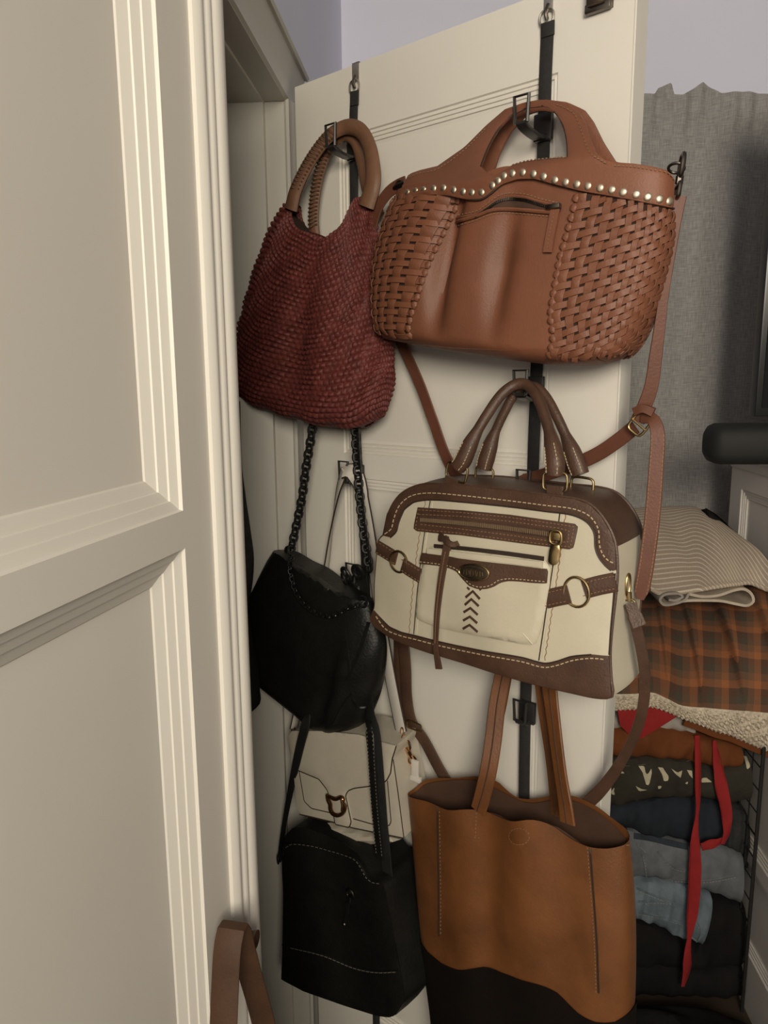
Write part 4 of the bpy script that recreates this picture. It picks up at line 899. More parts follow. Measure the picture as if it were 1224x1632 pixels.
obj('snap_disc', patch(C8([(555+43*math.cos(a), 834+35*math.sin(a)) for a in np.linspace(0, 2*math.pi, 25)[:-1]]), NS, 0.0012, 0.0006, step=4), M['tan'], tt_)
obj('snap_stitching', stitches(C8([(555+43*math.cos(a), 834+35*math.sin(a)) for a in np.linspace(0, 2*math.pi, 25)]), NS, 0.0012, 3, 2, 0.0009), M['thread2'], tt_)
obj('handle_seam', join([stitches(C8([(374, 700), (368, 838)]), NS, 0.0012, 3, 3, 0.001), stitches(C8([(362, 838), (392, 840)]), NS, 0.0012, 3, 3, 0.001)]), M['thread2'], tt_, kind='stuff')
for (L, w0) in (([(762, 1292, .096), (768, 1272, .098), (778, 1230, .094), (786, 1180, .078), (793, 1120, .060), (805, 1060, .042), (820, 980, .030), (835, 860, .024), (846, 790, .026), (855, 800, .026), (862, 900, .026), (868, 1000, .030), (874, 1080, .044), (884, 1160, .064), (893, 1230, .084), (901, 1280, .098), (905, 1312, .100)], .026),
                ([(782, 1296, .036), (776, 1250, .036), (784, 1180, .036), (797, 1120, .032), (810, 1050, .022), (826, 960, .019), (838, 850, .018), (846, 796, .020), (853, 850, .018), (858, 960, .019), (862, 1080, .024), (868, 1140, .034), (878, 1210, .040), (888, 1300, .040)], .022)):
    P = px3(L, 100); N_ = [(NV+UV*0.35*math.sin(i*0.12)).normalized() for i in range(100)]
    ho = obj('handle', ribbon(P, w0, 0.0042, up=N_), M['tan'], tt_)
    F_, T_, Nn = frames(P, N_)
    obj('handle_fold', tube([F_[i]+Nn[i]*0.0024 for i in range(100)], 0.0012, 5), M['tand'], ho)

# ================================================================== black chain bag
C6 = lambda pts: cv(pts, 3.08, 380, 660)
cb = thing('chain_bag', 'black soft leather shoulder bag on a black chain strap', 'handbag', PX(520, 1170, 0.05))
def cht(t): return (0.55+0.45*min(1, t/0.5))*(1.0 if t < 0.85 else max(0, 1-((t-0.85)/0.15)**2.2)**0.5)
cwr = lambda x, t: 0.006*math.sin(9*x+4*t)*max(0, x)*t + 0.007*math.exp(-((x-0.62)/0.1)**2)*math.sin(math.pi*t) - 0.010*math.exp(-((x-0.45-0.2*(1-t))/0.08)**2)*min(1, t*1.5) + 0.003*math.sin(22*t+6*x)*max(0, x)
chb = Pillow(T=C6([(182, 668), (250, 684), (320, 730), (400, 770), (490, 838), (560, 878), (650, 915)]),
    B=C6([(30, 1240), (95, 1285), (250, 1400), (350, 1480), (420, 1545), (480, 1560), (560, 1550), (620, 1515)]),
    L=C6([(182, 668), (150, 722), (100, 830), (60, 920), (20, 1060), (12, 1180), (30, 1240)]),
    R=C6([(650, 915), (690, 1020), (715, 1130), (708, 1250), (685, 1370), (650, 1460), (620, 1515)]),
    n0=0.058, Df=0.052, Db=0.045, es=2.4, ht=cht, wr=cwr, Ns=50, Nt=50)
obj('body', chb.vf, M['black'], cb); CS = surf_of(chb.bvh, 0.09)
flp = C6([(200, 712), (250, 722), (320, 762), (400, 802), (490, 868), (560, 908), (632, 926), (622, 938), (550, 952), (485, 990), (425, 990), (335, 938), (290, 870), (262, 790), (250, 720)])
obj('flap', patch(flp, lambda x, y: (CS(x, y)[0], (NV+ZV*0.4).normalized()), 0.006, 0.0, step=6), M['black'], cb)
def link_tubes(path, ln, wd, r, alt=True, parent=None, name='chain_link', m=M['chain'], single=True):
    Q = resample([tuple(p) for p in path], ln*0.76); P, T_, N_ = frames(Q, NV); parts = []
    for i in range(len(P)):
        B = T_[i].cross(N_[i]).normalized(); ax = B if i % 2 == 0 or not alt else (N_[i]*0.8+B*0.6).normalized()
        vf = ring(P[i], ax*wd/2, T_[i]*ln/2, r, n=14, sq=2.6, seg=6)
        if single: obj(name, vf, m, parent)
        else: parts.append(vf)
    return parts
link_tubes(px3([(500, 655, .060), (497, 690, .060), (488, 745, .062), (482, 790, .064), (472, 840, .070), (464, 876, .078)], 60), 0.0150, 0.0125, 0.0027, parent=cb)
link_tubes(px3([(566, 655, .050), (567, 700, .050), (571, 760, .052), (576, 820, .055), (582, 865, .060), (588, 905, .068)], 60), 0.0150, 0.0125, 0.0027, parent=cb)
trm = [(CS(*p)[0]+CS(*p)[1]*0.006) for p in catmull(C6([(255, 700), (270, 790), (292, 870), (335, 935), (400, 980), (450, 992), (500, 980), (550, 950), (625, 932)]), 80)]
obj('flap_chain_trim', join(link_tubes(trm, 0.0095, 0.0075, 0.0014, single=False)), M['chain'], cb, kind='stuff')
for c in ((463, 878), (588, 912)): obj('chain_ring', ring(CS(*c)[0]+NV*0.006, UV*0.008, ZV*0.009, 0.0024), M['chain'], cb)
for (x, y, s_, rt) in ((552, 916, 1.0, 0.5), (570, 911, 0.9, -0.2), (548, 922, 0.7, 1.0)):
    c = PX(x, y, .062); obj('knotted_loop', ring(c, (UV*math.cos(rt)-ZV*math.sin(rt))*0.012*s_, (UV*math.sin(rt)*0.5+ZV*math.cos(rt)+NV*0.4)*0.013*s_, 0.0032), M['black'], cb)
for L in ([(520, 1050), (535, 1180), (548, 1262)], [(640, 1020), (600, 1150), (530, 1310)], [(560, 1370), (520, 1420), (470, 1520)], [(560, 1400), (590, 1440), (640, 1440)]):
    obj('leather_pleat', cord_on(C6(L), CS, 0.006, -0.0042, 20), M['black'], cb)

# ================================================================== small white bag
C7 = lambda pts: cv(pts, 3.067, 420, 1100)
wb = thing('white_crossbody_bag', 'small off-white leather bag with a curved gold buckle', 'handbag', PX(560, 1330, 0.04))
NW = 0.062
wsurf = lambda px, py: (PX(px, py, NW, 0.10, 1.05), (NV+ZV*0.10).normalized())
wo = C7([(127, 225), (150, 195), (300, 196), (480, 214), (570, 245), (660, 268), (640, 332), (658, 470), (676, 600), (692, 716), (660, 720), (540, 692), (440, 668), (350, 642), (182, 602), (166, 580), (150, 400), (135, 300)])
obj('front_panel', patch(wo, wsurf, 0.003, 0.0, step=7), M['white'], wb)
lw = resample([tuple(wsurf(*p)[0]) for p in wo], 0.01, True); K = 5; V, Fc = [], []; n = len(lw)
for P in lw:
    u, z, q = duzn(Vector(P))
    for j in range(K): f = j/(K-1); V.append(DP(u-0.004*f, z+0.010*f*(1 if z < 1.05 else -0.3), q+(0.014-q)*f))
for i in range(n):
    for j in range(K-1): a, b = i*K+j, ((i+1) % n)*K+j; Fc.append((a, b, b+1, a+1))
cen = sum((V[i*K+K-1] for i in range(n)), Vector())/n; V.append(cen)
for i in range(n): Fc.append((i*K+K-1, ((i+1) % n)*K+K-1, len(V)-1))
obj('gusset', (V, Fc), M['white'], wb)
fl_ = C7([(127, 225), (150, 195), (300, 196), (480, 214), (570, 245), (660, 268), (640, 332), (632, 400), (612, 438), (562, 460), (455, 474), (425, 486), (412, 510), (425, 570), (440, 640), (430, 666), (362, 650), (352, 600), (342, 540), (322, 482), (282, 430), (152, 376)])
fo = obj('flap', patch(fl_, wsurf, 0.005, 0.003, step=6), M['white'], wb)
obj('flap_edge', cord_on(C7([(152, 376), (282, 430), (322, 482), (342, 540), (352, 600), (362, 650), (430, 666), (440, 640), (425, 570), (412, 510), (425, 486), (455, 474), (562, 460), (612, 438), (632, 400), (640, 332), (660, 268)]), wsurf, 0.0011, 0.006, 90, smooth=False), M['edge'], fo)
for L in ([(180, 390), (205, 540), (240, 575), (350, 600)], [(445, 625), (540, 652), (620, 660), (630, 640), (612, 440)], [(640, 335), (664, 500), (692, 716)], [(182, 604), (350, 644), (440, 670), (690, 720)]):
    obj('panel_edge', cord_on(C7(L), wsurf, 0.0009, 0.0034, 50, smooth=False), M['edge'], wb)
obj('gusset_edge', tube([DP(*duzn(PX(*C7([p])[0], .03))) for p in ((655, 300), (690, 420), (718, 520), (700, 640))], 0.0014, 6), M['edge'], wb)
obj('back_pocket', patch(C7([(262, 625), (300, 660), (380, 700), (470, 728), (540, 742), (640, 735), (690, 718), (560, 690), (440, 660)]), plane_surf(0.030, 0.1, 1.05), 0.02, 0.0, step=6), M['white'], wb)
bkc = wsurf(*C7([(380, 550)])[0])[0]+NV*0.010
bp_ = [(330, 505), (345, 512), (372, 520), (398, 512), (408, 520), (405, 535), (416, 556), (412, 580), (398, 595), (378, 600), (356, 590), (346, 570), (345, 548), (336, 528)]
obj('buckle', tube([wsurf(*p)[0]+NV*0.010 for p in catmull(C7(bp_+[bp_[0]]), 50)[:-1]], 0.0040, 8, closed=True), M['tort'], wb)
obj('buckle_glint', tube([wsurf(*p)[0]+NV*0.014 for p in catmull(C7([(404, 515), (410, 545), (408, 575)]), 12)], 0.0018, 6), M['gold'], wb)
rg = PX(*C7([(147, 198)])[0], .05); obj('strap_ring', ring(rg, UV*0.006, ZV*0.008, 0.0015), M['gold'], wb)
gc = [PX(*C7([p])[0], .050) for p in ((676, 230), (690, 270), (710, 300), (728, 335))]
gk = obj('gold_clip', join([ring(gc[1], UV*0.012, ZV*0.013, 0.0022), ring(PX(*C7([(684, 250)])[0], .055), NV*0.006, ZV*0.012, 0.0014), tube([gc[1]-ZV*0.004, gc[2], gc[3]], [0.0036, 0.0046, 0.003], 8), ring(gc[3]-ZV*0.004, UV*0.009, ZV*0.009, 0.002)]), M['gold'], wb)
obj('gold_clip', join([ring(PX(*C7([(678, 215)])[0], .048), UV*0.004, ZV*0.012, 0.0013), ring(PX(*C7([(690, 300)])[0], .048), UV*0.010, ZV*0.006, 0.0014)]), M['gold'], wb)
obj('hang_tag', join([obox(PX(*C7([(742, 385)])[0], .052), UV*0.0075, NV*0.003, ZV*0.017, bev=0.0015), obox(PX(*C7([(745, 432)])[0], .052), UV*0.0105, NV*0.004, ZV*0.0045, bev=0.001)]), M['wtag'], wb, kind='stuff')
obj('leather_tab', obox(PX(*C7([(688, 338)])[0], .048), UV*0.008, NV*0.002, ZV*0.014, bev=0.001), M['handle'], wb)
s1 = px3([(468, 1160, .050), (490, 1060, .022), (508, 960, .014), (518, 915, .016), (527, 850, .026), (538, 785, .042), (548, 752, .052)], 60)
s2 = px3([(548, 752, .052), (560, 750, .050), (572, 768, .046), (582, 810, .038), (592, 870, .028), (603, 960, .020), (615, 1040, .020), (627, 1105, .030), (640, 1168, .046)], 60)
for P, ups, wd in ((s1, [(NV*(0.15+0.75*f)-UV*(1-0.6*f)).normalized() for f in np.linspace(0, 1, 60)**3], 0.022), (s2, [(NV*0.9-UV*0.15+ZV*(0.8 if i < 8 else 0)).normalized() for i in range(60)], 0.028)):
    so_ = obj('strap', ribbon(P, wd, 0.003, up=ups), M['wtag'], wb)
    F_, T_, N_ = frames(P, ups)
    for sg in (-1, 1): obj('strap_edge', tube([F_[i]+T_[i].cross(N_[i])*(wd*0.51*sg) for i in range(len(F_))], 0.0015, 5), M['edge'], so_)

# ================================================================== black crossbody bag
kb_ = thing('black_crossbody_bag', 'plain black leather crossbody bag with pale stitching at the bottom', 'handbag', PX(560, 1625, 0.05))
NK = 0.098
def ksurf(px, py):
    P = PX(px, py, NK, 0.08, 0.8)
    u, z, q = duzn(P); b = 0.006*math.sin(u*30+z*9); return PX(px, py, NK+b, 0.08, 0.8), (NV+ZV*0.08).normalized()
ko = C7([(92, 775), (105, 715), (150, 668), (200, 668), (300, 700), (400, 748), (470, 800), (505, 860), (535, 915), (572, 932), (592, 960), (630, 1150), (668, 1350), (690, 1480), (690, 1520), (650, 1585), (622, 1597), (560, 1590), (400, 1540), (200, 1470), (90, 1412), (96, 1250), (100, 1000), (94, 880)])
kp = obj('front_panel', patch(ko, ksurf, 0.004, 0.0, step=8), M['black'], kb_)
lw = resample([tuple(ksurf(*p)[0]) for p in ko], 0.010, True); K = 6; V, Fc = [], []; n = len(lw)
for P in lw:
    u, z, q = duzn(Vector(P)); bot = max(0, min(1, (0.72-z)/0.25)); e_ = bot
    for j in range(K):
        f = j/(K-1); V.append(DP(u+(0.012*math.sin(math.pi*f*0.9)*bot if u > 0.2 else 0), z+0.030*f*bot, q+(0.020-q)*f))
for i in range(n):
    for j in range(K-1): a, b = i*K+j, ((i+1) % n)*K+j; Fc.append((a, b, b+1, a+1))
V.append(sum((V[i*K+K-1] for i in range(n)), Vector())/n)
for i in range(n): Fc.append((i*K+K-1, ((i+1) % n)*K+K-1, len(V)-1))
obj('gusset', (V, Fc), M['black'], kb_)
obj('top_panel_edge', cord_on(C7([(104, 800), (108, 768), (132, 744), (240, 752), (330, 775), (400, 796), (460, 820), (490, 860), (515, 905), (540, 928), (570, 934)]), ksurf, 0.0016, 0.0045, 60), M['black'], kp)
obj('top_stitching', stitches(C7([(118, 765), (145, 749), (240, 757), (330, 780), (400, 801), (455, 826), (485, 866), (510, 912), (540, 934), (572, 940)]), ksurf, 0.0048, 4, 3, 0.0009), M['thread3'], kp)
obj('base_seam', cord_on(C7([(98, 1238), (300, 1285), (450, 1345), (560, 1366), (665, 1366)]), ksurf, 0.0014, 0.004, 50), M['black'], kp)
obj('base_stitching', stitches(C7([(140, 1254), (300, 1293), (450, 1353), (560, 1374), (665, 1370)]), ksurf, 0.0048, 5, 2, 0.0010), M['thread3'], kp)
obj('side_stitching', stitches(C7([(672, 1368), (705, 1350), (745, 1305)]), plane_surf(0.075, 0.08, 0.8), 0.004, 5, 2, 0.0010), M['thread3'], kp)
pc = ksurf(*C7([(437, 985)])[0])[0]
zk = obj('zip_pull', join([ring(pc+NV*0.008, UV*0.008, ZV*0.008, 0.002), tube([pc+NV*0.009-ZV*0.004, pc+NV*0.009-ZV*0.018], [0.0045, 0.003], 8)]), M['gun'], kb_)
obj('pull_tassel', strip_on(C7([(428, 1030), (425, 1080), (412, 1132)]), ksurf, 0.0075, 0.004, 0.006, 12), M['black'], kb_)
obj('zip_end', dome(ksurf(*C7([(412, 1130)])[0])[0]+NV*0.010, NV, 0.004, 0.003), M['gun'], kb_)
for L, w0 in (([(445, 1372, .060), (452, 1320, .066), (465, 1250, .090), (478, 1190, .106), (489, 1145, .110), (500, 1080, .020), (530, 1000, .016), (560, 940, .022), (574, 908, .032)], [.010, .010, .014, .019, .021, .020, .020, .02, .02]),
              ([(578, 908, .032), (582, 960, .018), (586, 1060, .018), (589, 1140, .090), (594, 1165, .105), (600, 1230, .108), (606, 1300, .106), (614, 1360, .100), (620, 1405, .092)], [.022, .022, .024, .030, .034, .033, .032, .027, .020])):
    P = px3(L, 80); so_ = obj('strap', ribbon(P, np.interp(np.linspace(0, 1, 80), np.linspace(0, 1, len(w0)), w0).tolist(), 0.004, up=NV), M['blacks'], kb_)
P = px3([(589, 1148, .100), (592, 1200, .114), (598, 1290, .112), (606, 1370, .104)], 40); obj('strap_layer', ribbon(P, 0.017, 0.003, up=NV), M['black'], kb_)
F_, T_, N_ = frames(P, NV)
for sg in (-1, 1): obj('strap_stitching', join([obox(F_[i]+T_[i].cross(N_[i])*0.0065*sg+N_[i]*0.0018, T_[i]*0.0016, T_[i].cross(N_[i])*0.0004, N_[i]*0.0004) for i in range(2, 38)]), M['thread3'], so_)
for c, q in (((614, 1402), .096), ((624, 1398), .090), ((443, 1370), .060)): obj('strap_ring', ring(PX(*c, q), UV*0.005+NV*0.003, ZV*0.009, 0.002), M['gun'], kb_)

# ================================================================== tan strap of the bag on the near leaf's knob
sp_ = thing('knob_bag', 'tan leather bag strap looped over the knob of the near door leaf', 'bag strap', kc-ZV*0.45+LN*0.03)
kk = kc+LN*0.042
def LQ(px, py, off): return hit(px, py, LE+LN*off, LN)
tc_ = LQ(371, 1482, .026)
pth = [tc_+LD*x+ZV*y+LN*l for x, y, l in ((-.085, -.40, .004), (-.070, -.25, .004), (-.052, -.15, .003), (-.034, -.08, .001), (-.023, -.040, 0), (-.017, -.016, 0), (-.008, .001, 0), (.003, .005, 0), (.012, -.004, 0), (.019, -.028, 0), (.030, -.07, .002), (.052, -.15, .006), (.075, -.25, .009), (.10, -.40, .010))]
P = [Vector(p) for p in catmull(pth, 70)]; F_, T_, _n = frames(P, LN)
obj('strap', ribbon(P, 0.029, 0.003, up=[t.cross(LN).normalized() for t in T_]), M['strapbrown'], sp_)
obj('bag_body', boxw(-0.10, 0.12, 0.0, 0.05, -0.62, -0.38, fr=lambda x, y, z: tc_+LD*x+LN*(y-0.02)+ZV*z, bev=0.015), M['strapbrown'], sp_)

# ================================================================== curtain, dresser, television
cur_top = [(940, 150), (1000, 149), (1025, 148), (1044, 149), (1050, 139), (1070, 132), (1074, 150), (1088, 152), (1104, 142), (1121, 130), (1136, 140), (1149, 148), (1193, 146), (1224, 149), (1260, 146), (1320, 150)]
CD = BD-0.075; ca = [wad(PB(x, y, CD))[0] for x, y in cur_top]; cz = [wad(PB(x, y, CD))[2] for x, y in cur_top]
ct = thing('curtain', 'grey linen curtain hanging on the back wall behind the door', 'curtain', WP((ca[0]+ca[-1])/2, CD, 0.3))
NA, NZ = 150, 70; V, Fc, uvs = [], [], []
for j in range(NZ+1):
    f = j/NZ
    for i in range(NA+1):
        a = ca[0]+(ca[-1]-ca[0])*i/NA; zt = float(np.interp(a, ca, cz)); z = zt+(0.25-zt)*f
        g = min(1, f*5); fold = 0.012*math.sin((a-ca[0])*46+0.8*math.sin(f*3))*(0.35+0.65*g) + 0.017*math.sin((a-ca[0])*27+1.3+f)*g + 0.006*math.exp(-((f-0.02)/0.02)**2)*math.sin(a*150)
        pin = 0.010*math.exp(-((f-0.055)/0.02)**2)
        V.append(WP(a, CD+fold+pin, z)); uvs.append((a, z))
for j in range(NZ):
    for i in range(NA): q = j*(NA+1)+i; Fc.append((q, q+1, q+NA+2, q+NA+1))
nv_ = len(V); V += [v+E2*0.003 for v in V]; uvs += uvs; Fc += [tuple(k+nv_ for k in f)[::-1] for f in Fc]
obj('drape', (V, Fc), M['curtain'], ct, uvs=uvs)
zr = float(np.mean(cz))-0.045; obj('curtain_rod', tube([WP(ca[0]-0.1, CD+0.045, zr), WP(ca[-1]+0.2, CD+0.045, zr)], 0.006, 8), M['steel'], ct)

DA = wad(PB(1163, 800, 1.95))[0]; DZ = wad(PE(1168, 724, DA))[2]
dr = thing('tall_dresser', 'tall grey painted dresser with a recessed side panel beside the clothes', 'dresser', WP(DA+0.25, 1.68, 0))
obj('carcass', boxw(DA+0.012, DA+0.5, 1.41, 1.95, 0.0, DZ-0.004), M['dresser'], dr, False)
obj('top', boxw(DA-0.014, DA+0.52, 1.39, 1.96, DZ-0.006, DZ+0.016, bev=0.004), M['dresser'], dr)
obj('cornice', boxw(DA-0.006, DA+0.5, 1.40, 1.95, DZ-0.03, DZ-0.005, bev=0.004), M['dresser'], dr)
sd = lambda x, y, z: E1*(DA-y)+E2*x+ZV*z
dfar = wad(PE(1180, 800, DA))[1]; zpt = wad(PE(1184, 780, DA))[2]; zpb = wad(PE(1200, 1362, DA))[2]; zp2 = wad(PE(1205, 1395, DA))[2]
bx_ = lambda x0, x1, z0, z1: boxw(x0, x1, -0.02, 0.0, z0, z1, fr=sd)
obj('stile', bx_(dfar, 1.95, 0, DZ-0.006), M['dresser'], dr, False); obj('stile', bx_(1.41, 1.48, 0, DZ-0.006), M['dresser'], dr, False)
for z0, z1 in ((zpt, DZ-0.006), (zp2, zpb), (0.0, 0.14)): obj('rail', bx_(1.48, dfar, z0, z1), M['dresser'], dr, False)
for z0, z1 in ((zpb, zpt), (0.14, zp2)): obj('panel_moulding', frame_loft(sd, 1.48, dfar, z0, z1, [(i*1.1, y*1.3) for i, y in MOULD]), M['dresser'], dr, False)

tv = thing('television', 'black television standing on the dresser at the right edge', 'television', WP(DA+0.3, 1.71, DZ+0.016))
ta = wad(PB(1205, 600, 1.70))[0]; tz = wad(PB(1200, 664, 1.70))[2]
obj('housing', boxw(ta, ta+0.85, 1.69, 1.73, tz, tz+0.70, bev=0.004), M['screen'], tv)
obj('screen', boxw(ta+0.012, ta+0.838, 1.687, 1.692, tz+0.02, tz+0.688), mat('tv_glass', (0.012, 0.013, 0.014), 0.12, var=0.05), tv, False)
obj('stand', join([boxw(ta+0.30, ta+0.52, 1.64, 1.79, DZ+0.016, DZ+0.026, bev=0.003), boxw(ta+0.38, ta+0.44, 1.705, 1.725, DZ+0.02, tz+0.05)]), M['screen'], tv)
s0 = wad(PB(1124, 692, 1.58)); sz = DZ+0.016; sh = wad(PB(1150, 674, 1.58))[2]-sz
secs = [(0.0, 0.30), (0.004, 0.62), (0.012, 0.88), (0.024, 1.0), (0.5, 1.0)]
V, Fc = [], []
for a, s in secs:
    for k in range(20):
        q = 2*math.pi*k/20; cx, cy = math.cos(q), math.sin(q); cx = math.copysign(abs(cx)**0.6, cx); cy = math.copysign(abs(cy)**0.6, cy)
        V.append(WP(s0[0]+a, 1.58+0.045*cx*s, sz+sh/2*(1+cy*s)))
for i in range(len(secs)-1):
    for k in range(20): Fc.append((i*20+k, i*20+(k+1) % 20, (i+1)*20+(k+1) % 20, (i+1)*20+k))
Fc += [tuple(range(20)), tuple(80+k for k in range(20))]
o = obj('soundbar', (V, Fc), M['matte']); tag(o, 'black rounded speaker bar lying along the front of the dresser top', 'speaker')

# ================================================================== wire rack and the clothes piled on it
RA1 = wad(PB(1200, 1400, 1.62))[0]; RA0 = wad(PB(930, 1400, 1.66))[0]; RF, RBk = 1.62, 2.08
zt_r = wad(PB(1206, 1190, RF))[2]
wr = thing('wire_rack', 'black wire rack holding the pile of folded clothes', 'rack', WP((RA0+RA1)/2, (RF+RBk)/2, 0))
rod = lambda p, q, r=0.0022: tube([p, q], r, 6)
for a in (RA0, RA1):
    for d in (RF, RBk): obj('post', rod(WP(a, d, 0), WP(a, d, zt_r), 0.0042), M['wire'], wr)
    for k in range(1, 9): d = RF+(RBk-RF)*k/9; obj('upright_wire', rod(WP(a, d, 0.05), WP(a, d, zt_r), 0.0016), M['wire'], wr)
    for k in range(int((zt_r-0.05)/0.055)+1): z = zt_r-k*0.055; obj('side_wire', rod(WP(a, RF, z), WP(a, RBk, z), 0.0022 if k % 4 == 0 else 0.0016), M['wire'], wr)
def lerp_curve(c, f):
    P = np.array([tuple(p) for p in c], float); d = np.r_[0, np.cumsum(np.linalg.norm(np.diff(P, axis=0), axis=1))]; return np.array([np.interp(f*d[-1], d, P[:, k]) for k in range(P.shape[1])])
def folded(name, top, bot, dF, depth, m, label, sag=0.0, wv=0.004, kind_uv=False, seed=0, nseg=48):
    # a folded garment: traced front edge from top line to bottom line, rounded fold in front, body running back
    T3 = catmull([PB(x, y, dF) for x, y in top], nseg+1); B3 = catmull([PB(x, y, dF) for x, y in bot], nseg+1)
    V, Fc, uvs = [], [], []; K = 0
    for i in range(nseg+1):
        a = Vector(T3[i]); b = Vector(B3[i]); h = (a.z-b.z); pr = []
        for f in (1.0, 0.75, 0.5, 0.25, 0.12): pr.append((f*depth, 1.0-0.1*f))
        for k in range(9):
            q = math.pi/2-math.pi*k/8; pr.append((0.02-0.034*max(0, math.cos(q))**0.7, 0.5+0.5*math.sin(q)))
        for f in (0.3, 1.0): pr.append((f*depth, 0.02))
        K = len(pr); ar = 0; last = None
        for k, (dd, zz) in enumerate(pr):
            base = b.lerp(a, zz); wob = wv*math.sin(i*0.33+seed)*math.sin(k*0.9+seed*2)+wv*0.6*math.sin(i*0.9+k*0.5+seed)
            P = base+E2*(dd+wob)+ZV*(wv*0.5*math.sin(i*0.21+k*0.7+seed)); V.append(P)
            if last is not None: ar += (P-last).length
            last = P; uvs.append((a.dot(E1), ar))
    for i in range(nseg):
        for k in range(K-1): q = i*K+k; Fc.append((q, q+K, q+K+1, q+1))
    Fc += [tuple(range(K)), tuple(nseg*K+k for k in range(K))[::-1]]
    o = obj(name, (V, Fc), m, uvs=uvs); tag(o, label, 'clothes', 'folded clothes on the rack'); return o
def front_surf(d): return lambda px, py: (PB(px, py, d), -E2)
# bottom of the pile upwards
folded('folded_trousers', [(985, 1545), (1040, 1540), (1100, 1545), (1150, 1545), (1188, 1540)], [(990, 1588), (1040, 1590), (1100, 1592), (1150, 1592), (1188, 1588)], 1.66, 0.36, M['blackc'], 'black folded trousers at the very bottom of the clothes pile', seed=1)
folded('folded_sweater', [(985, 1462), (1040, 1478), (1090, 1500), (1110, 1508), (1140, 1440), (1188, 1446)], [(985, 1548), (1040, 1546), (1100, 1549), (1150, 1549), (1188, 1542)], 1.67, 0.36, M['blackc'], 'black folded sweater under the washed blue jeans', seed=2)
lj = folded('folded_jeans', [(985, 1398), (1040, 1402), (1090, 1410), (1136, 1430)], [(985, 1462), (1040, 1476), (1092, 1500), (1120, 1512)], 1.655, 0.36, M['deniml'], 'washed light blue jeans folded below the grey jeans', seed=3, wv=0.006)
gj = folded('folded_jeans', [(1000, 1322), (1050, 1334), (1110, 1350), (1150, 1352), (1186, 1366)], [(1000, 1402), (1050, 1404), (1110, 1418), (1150, 1432), (1180, 1442)], 1.66, 0.36, M['denimg'], 'faded grey denim jeans folded above the light blue pair', seed=4, wv=0.005)
folded('folded_trousers', [(970, 1284), (1040, 1275), (1100, 1274), (1160, 1280)], [(970, 1312), (1010, 1328), (1060, 1336), (1110, 1350), (1160, 1352)], 1.665, 0.36, M['navy'], 'dark navy folded trousers above the grey jeans', seed=5, wv=0.006)
folded('folded_jumper', [(1150, 1285), (1180, 1290), (1192, 1296)], [(1150, 1352), (1180, 1375), (1192, 1390)], 1.69, 0.3, M['charc'], 'charcoal folded jumper at the right end of the pile by the wire rack', seed=9, nseg=20)
fb_ = folded('folded_blouse', [(965, 1204), (1040, 1208), (1100, 1214), (1150, 1222), (1196, 1214)], [(965, 1290), (1040, 1276), (1100, 1274), (1160, 1280), (1196, 1274)], 1.66, 0.36, M['floral'], 'dark blouse with a pale leaf print under the rust shirt', seed=6)
CP = lambda pts: cv(pts, 4.636, 960, 1130)
fbs = surf_of(BVHTree.FromPolygons([v.co+fb_.location for v in fb_.data.vertices], [tuple(p.vertices) for p in fb_.data.polygons]))
for poly in ([(265, 420), (310, 420), (318, 468), (335, 485), (362, 440), (366, 470), (345, 562), (325, 560), (298, 470)], [(410, 430), (445, 432), (470, 470), (492, 500), (484, 530), (455, 534), (440, 480)], [(510, 440), (555, 470), (590, 452), (578, 508), (540, 480)], [(625, 450), (662, 455), (668, 512), (645, 490)], [(735, 512), (765, 505), (812, 540), (728, 542)], [(92, 445), (130, 450), (168, 474), (105, 474)], [(1030, 292), (1045, 300), (1085, 400), (1094, 430), (1066, 446), (1060, 402)], [(246, 568), (292, 592), (330, 598), (270, 606)], [(410, 570), (440, 566), (430, 586), (412, 590)], [(62, 612), (90, 575), (82, 612), (96, 634), (66, 628)], [(120, 395), (140, 392), (144, 412), (112, 416)], [(612, 548), (634, 530), (630, 556)]):
    obj('leaf_print', patch(CP(poly), fbs, 0.0006, 0.0006, step=4), M['pale'], fb_)
folded('folded_shirt', [(965, 1160), (1040, 1162), (1100, 1166), (1140, 1180), (1182, 1192)], [(965, 1206), (1010, 1206), (1060, 1212), (1100, 1216), (1140, 1222), (1178, 1223)], 1.65, 0.36, M['rustc'], 'rust orange folded shirt above the dark print blouse', seed=7, wv=0.006)
folded('folded_tee', [(965, 1138), (1030, 1136), (1070, 1138), (1106, 1148)], [(965, 1162), (1030, 1162), (1070, 1166), (1106, 1170)], 1.67, 0.34, M['greyc'], 'pale grey folded tee peeking out above the rust shirt', seed=8)
def fsurf(o): return surf_of(BVHTree.FromPolygons([v.co+o.location for v in o.data.vertices], [tuple(p.vertices) for p in o.data.polygons]))
CJ = lambda pts: cv(pts, 3.067, 940, 1100)
M['denimst'] = mat('denim_thread', (0.28, 0.27, 0.24), 0.9, var=0.1)
ls = fsurf(lj); gs = fsurf(gj)
for L in ([(230, 968), (320, 1005), (400, 1035)], [(236, 1032), (330, 1030), (425, 1040)], [(240, 1085), (340, 1105), (445, 1135)], [(515, 1120), (545, 1180), (520, 1240)]):
    sm = obj('seam', cord_on(CJ(L), ls, 0.0022, 0.0, 24), M['deniml'], lj)
    obj('seam_stitching', stitches([(x, y+3) for x, y in CJ(L)], ls, 0.0012, 3, 2, 0.001), M['denimst'], sm)
